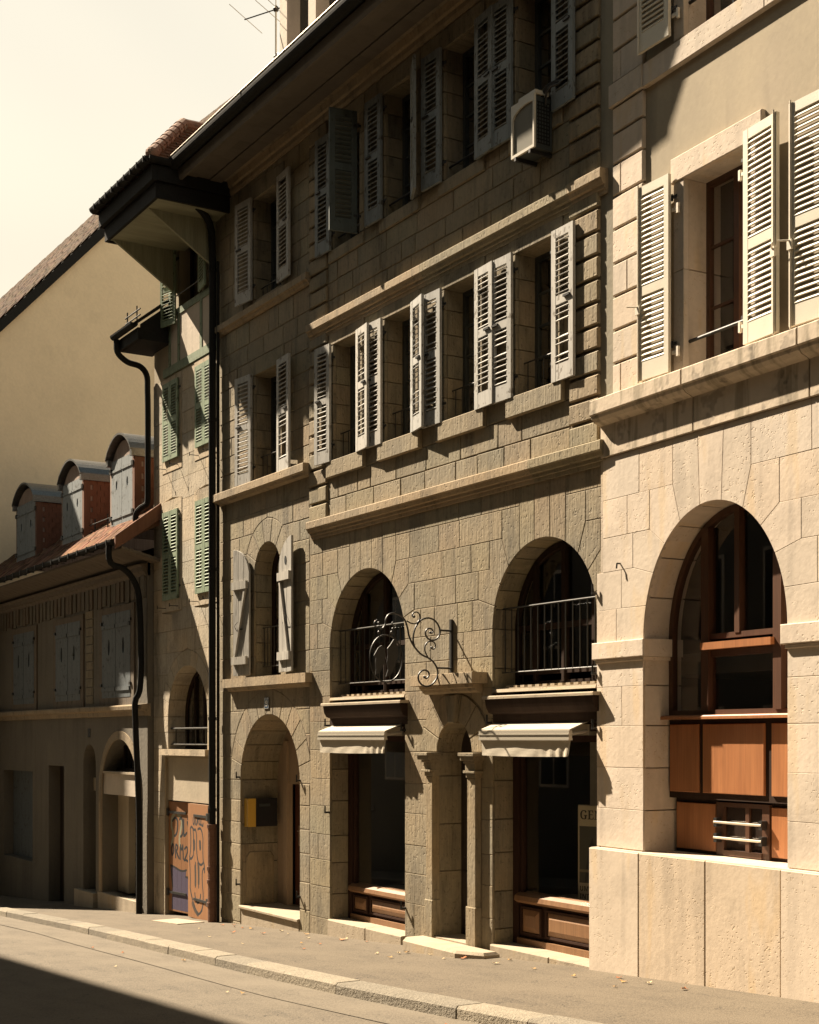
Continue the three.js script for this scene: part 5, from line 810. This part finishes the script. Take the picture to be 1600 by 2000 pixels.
{
  const t = thing('hanging_sign', 'scrolled wrought iron sign bracket holding an oval over the doorway', 'sign', [-13.48, 3.05, 0]), y0 = 3.05;
  const C1 = [
    [[0.378, 2.995], [0.359, 2.976], [0.331, 2.992], [0.316, 3.024], [0.335, 3.060], [0.387, 3.071], [0.444, 3.037], [0.462, 2.981], [0.434, 2.922], [0.359, 2.888], [0.274, 2.914], [0.217, 2.979], [0.198, 3.043], [0.212, 3.099], [0.255, 3.162], [0.321, 3.208], [0.415, 3.245], [0.490, 3.306], [0.546, 3.376], [0.584, 3.453], [0.602, 3.532], [0.630, 3.610], [0.676, 3.663], [0.731, 3.688], [0.786, 3.697], [0.850, 3.675], [0.887, 3.622], [0.896, 3.567], [0.928, 3.522], [0.969, 3.513]],
    [[0.509, 3.329], [0.528, 3.392], [0.523, 3.472], [0.495, 3.552], [0.444, 3.618], [0.387, 3.652], [0.321, 3.663], [0.255, 3.646], [0.198, 3.596], [0.169, 3.525], [0.184, 3.461], [0.236, 3.419], [0.302, 3.416], [0.354, 3.454], [0.364, 3.502], [0.340, 3.538], [0.293, 3.544], [0.264, 3.518], [0.279, 3.493], [0.298, 3.500]],
    [[0.611, 3.618], [0.565, 3.597], [0.509, 3.591], [0.462, 3.617], [0.439, 3.666], [0.453, 3.709], [0.490, 3.723], [0.528, 3.709], [0.542, 3.677], [0.518, 3.670]],
    [[0.335, 3.223], [0.368, 3.278], [0.373, 3.334], [0.345, 3.383], [0.293, 3.401], [0.245, 3.386], [0.231, 3.351], [0.245, 3.318], [0.274, 3.313], [0.283, 3.329]],
    [[0.996, 3.613], [1.027, 3.592], [1.034, 3.557], [1.009, 3.535], [0.978, 3.552], [0.978, 3.579]],
    [[0.796, 3.598], [0.805, 3.578], [0.786, 3.552], [0.750, 3.561], [0.759, 3.533], [0.796, 3.520]]];
  C1.forEach((c, i) => { const P = c.map(([z, y]) => [0, y - y0, z]); mesh('scroll', merge([tube(P, i < 2 ? .0105 : .008, P.length * 4, 7), new THREE.SphereGeometry(.017, 8, 6).translate(0, P[i ? P.length - 1 : 0][1], P[i ? P.length - 1 : 0][2])]), M.iron, t); });
  mesh('wall_plate', bx(-.02, .02, 3.05 - y0, 3.66 - y0, .002, .03), M.iron, t);
  mesh('arm', merge([bar([0, 3.53 - y0, .02], [0, 3.53 - y0, .18], .012), bar([0, 3.10 - y0, .02], [0, 3.10 - y0, .21], .012)]), M.iron, t);
  mesh('oval_ring', tube([...Array(20).keys()].map(i => [0, 3.188 - y0 + .262 * Math.sin(i / 10 * PI), .882 + .21 * Math.cos(i / 10 * PI)]), .009, 64, 7, true), M.iron, t);
  mesh('link', merge([bar([0, 3.44 - y0, .81], [0, 3.53 - y0, .80], .008), bar([0, 3.43 - y0, .97], [0, 3.53 - y0, .98], .008), new THREE.SphereGeometry(.02, 8, 6).translate(0, 3.48 - y0, .81), new THREE.SphereGeometry(.02, 8, 6).translate(0, 3.475 - y0, .975)]), M.iron, t);
  const fig = [[[.941, 3.334], [.987, 3.305], [1.023, 3.249], [1.041, 3.218], [1.014, 3.195], [1.023, 3.14], [1.014, 3.07], [1.023, 3.0], [.978, 3.017], [.941, 3.064], [.905, 3.144], [.89, 3.223], [.905, 3.3]], [[.786, 3.406], [.832, 3.342], [.869, 3.301], [.864, 3.223], [.876, 3.144], [.86, 3.066], [.887, 2.987], [.832, 2.996], [.786, 3.06], [.75, 3.164], [.722, 3.243], [.741, 3.321], [.759, 3.384]]];
  for (const f of fig) mesh('iron_figure', poly(f.map(([z, y]) => [z, y - y0]), -.006, .006, .002).applyMatrix4(new THREE.Matrix4().makeBasis(new V3(0, 0, 1), new V3(0, 1, 0), new V3(-1, 0, 0))), M.iron, t);
}
{ // air cooler hung under the right-hand top window
  const t = thing('air_conditioner', 'cream air conditioner box hung on the wall under a top-floor window', 'air conditioner', [-11.74, 8.33, .04]);
  mesh('case', bx(-.20, .18, 0, .53, .0, .21), M.acDark, t);
  mesh('front_panel', merge([shaped([[-.21, .0], [.19, .0], [.19, .55], [-.21, .55]], [[[-.185, .03], [-.185, .40], [-.15, .44], [-.07, .475], [.03, .49], [.165, .48], [.165, .03]]], .21, .235), bx(-.10, .19, .55, .59, .05, .22)]), M.ac, t);
  mesh('inset_panel', bx(-.19, .17, .02, .50, .205, .215), M.acInsetShade, t);  // recess shadow put into the darker panel colour
  const sd = []; for (let i = 0; i < 12; i++) sd.push(bx(.18, .186, .05 + i * .038, .06 + i * .038, .03, .19)); for (let i = 0; i < 5; i++) sd.push(bx(.18, .187, .05, .47, .03 + i * .035, .036 + i * .035)); mesh('side_grille', merge(sd), M.gutter, t);
  mesh('bracket', merge([bx(-.15, -.12, -.04, 0, -.04, .24), bx(.10, .13, -.04, 0, -.04, .24)]), M.iron, t);
  mesh('pipe', merge([tube([[.12, .50, .10], [.22, .62, .1], [.33, .66, .02], [.40, .70, -.2]], .02, 20, 7), tube([[.2, .45, .1], [.28, .58, .12], [.37, .63, .0], [.44, .66, -.2]], .014, 20, 7)]), M.iron, t);
}
{ const t = thing('roof_aerial', 'thin television aerial on a mast above the narrow stone house', 'aerial', [-20.12, 12.2, -1.02]);
  mesh('mast', merge([bar([0, -1.2, 0], [0, 1.72, 0], .016, 8), bar([0, 1.72, 0], [0, 2.3, 0], .009, 6)]), M.rail, t);
  mesh('boom', bar([-.42, 1.58, .35], [.35, 1.72, -.30], .01, 6), M.iron, t);
  [[-.40, 1.585, .33], [-.1, 1.64, .08], [.02, 1.66, -.02], [.2, 1.69, -.17]].forEach(([x, y, z], i) => { const L = [.62, .5, .58, .4][i]; mesh('rod', bar([x - L * .62, y + .06, z - L * .75], [x + L * .62, y - .06, z + L * .75], .0055, 5), M.rail, t); });
  mesh('clamp', merge([new THREE.SphereGeometry(.05, 8, 6).translate(0, 1.66, 0), new THREE.SphereGeometry(.04, 8, 6).translate(0, .90, 0), tube([[.0, .95, 0], [.08, .93, .0], [.12, .85, .02], [.05, .76, 0]], .007, 16, 5)]), M.iron, t); }
{ // poster in the right-hand shop
  const cv = document.createElement('canvas'); cv.width = 256; cv.height = 700; const c = cv.getContext('2d');
  c.fillStyle = '#b7ad90'; c.fillRect(0, 0, 256, 700); c.fillStyle = '#1d1c18'; c.font = 'bold 92px serif'; c.textBaseline = 'top'; c.fillText('GEN', 14, 14);
  c.fillStyle = '#4b4a3e'; c.fillRect(12, 150, 232, 420); c.fillStyle = '#2c2d28'; c.beginPath(); c.moveTo(60, 560); c.lineTo(90, 330); c.lineTo(130, 230); c.lineTo(160, 340); c.lineTo(200, 560); c.fill(); c.fillStyle = '#7d7358'; c.fillRect(12, 470, 232, 20);
  c.fillStyle = '#1d1c18'; c.font = 'bold 52px sans-serif'; c.fillText('UMI', 14, 582); c.fillText('INTER', 14, 640);
  const tex = new THREE.CanvasTexture(cv); tex.colorSpace = THREE.SRGBColorSpace; const t = thing('poster', 'old poster headed GEN leaning inside the right-hand shop window', 'poster', [-11.72, .56, -.62], .25);
  mesh('backing', bx(-.19, .19, .0, 1.03, -.02, 0), M.insidePale, t); const f = new THREE.Mesh(new THREE.PlaneGeometry(.37, 1.01), new THREE.MeshStandardMaterial({ map: tex, roughness: .6 })); f.name = 'printed_sheet'; f.position.set(0, .515, .004); f.receiveShadow = true; t.add(f); mesh('stand', bar([0, 0, -.02], [0, .02, -.3], .02, 6), M.iron, t); }
{ // metal cover in the pavement, fallen leaves
  const t = thing('pavement_cover', 'pale worn stone cover set in the pavement by the painted doors', 'cover', [-20.6, yG(-20.6), .45]); mesh('slab', bx(-.55, .55, -.03, .016, -.22, .22).rotateZ(.06), M.slab, t);
  const r = rng(555), leafG = [0, 1, 2].map(k => { const P = []; const n = 9; for (let i = 0; i < n; i++) { const a = i / n * 2 * PI, q = (i % 2 ? .55 : 1) * (1 + .2 * Math.sin(k + i)); P.push([.035 * q * Math.cos(a) * (1.2 - .1 * k), .03 * q * Math.sin(a)]); } const g = poly(P, 0, .002).rotateX(-PI / 2), p = g.attributes.position; for (let i = 0; i < p.count; i++) p.setY(i, p.getY(i) + .004 + 9 * p.getX(i) ** 2 + 6 * p.getZ(i) ** 2 * (k - .6)); return boxUV(g); });
  const lm = [mat([.34, .12, .04], null), mat([.40, .24, .09], null), mat([.46, .36, .21], null)];
  const cells = []; for (let i = 0; i < 46; i++) cells.push([-7.2 - Math.pow(r(), .8) * 12, r()]);
  for (const [x, q] of cells) { const onRoad = q > .82, z = onRoad ? kz(x) + .1 + r() * 1.0 : .15 + r() * r() * (kz(x) - .6), y = yG(x) + (onRoad ? -.095 + .05 * Math.sin(PI * (z - kz(x) + .1) / 5.1) : .01); const o = mesh(numbered('fallen_leaf'), pick(leafG, r), pick(lm, r), scene, true); o.position.set(x, y + .003, z); const s = .55 + r() * .65; o.scale.set(s, s, s); o.rotation.y = r() * 6.28; tag(o, onRoad ? 'small dry leaf fallen on the road by the kerb' : 'small dry leaf fallen on the pavement in front of the shops', 'leaf', onRoad ? 'dry leaves on the road' : 'dry leaves on the pavement'); }
}
renderer.render(scene, camera);
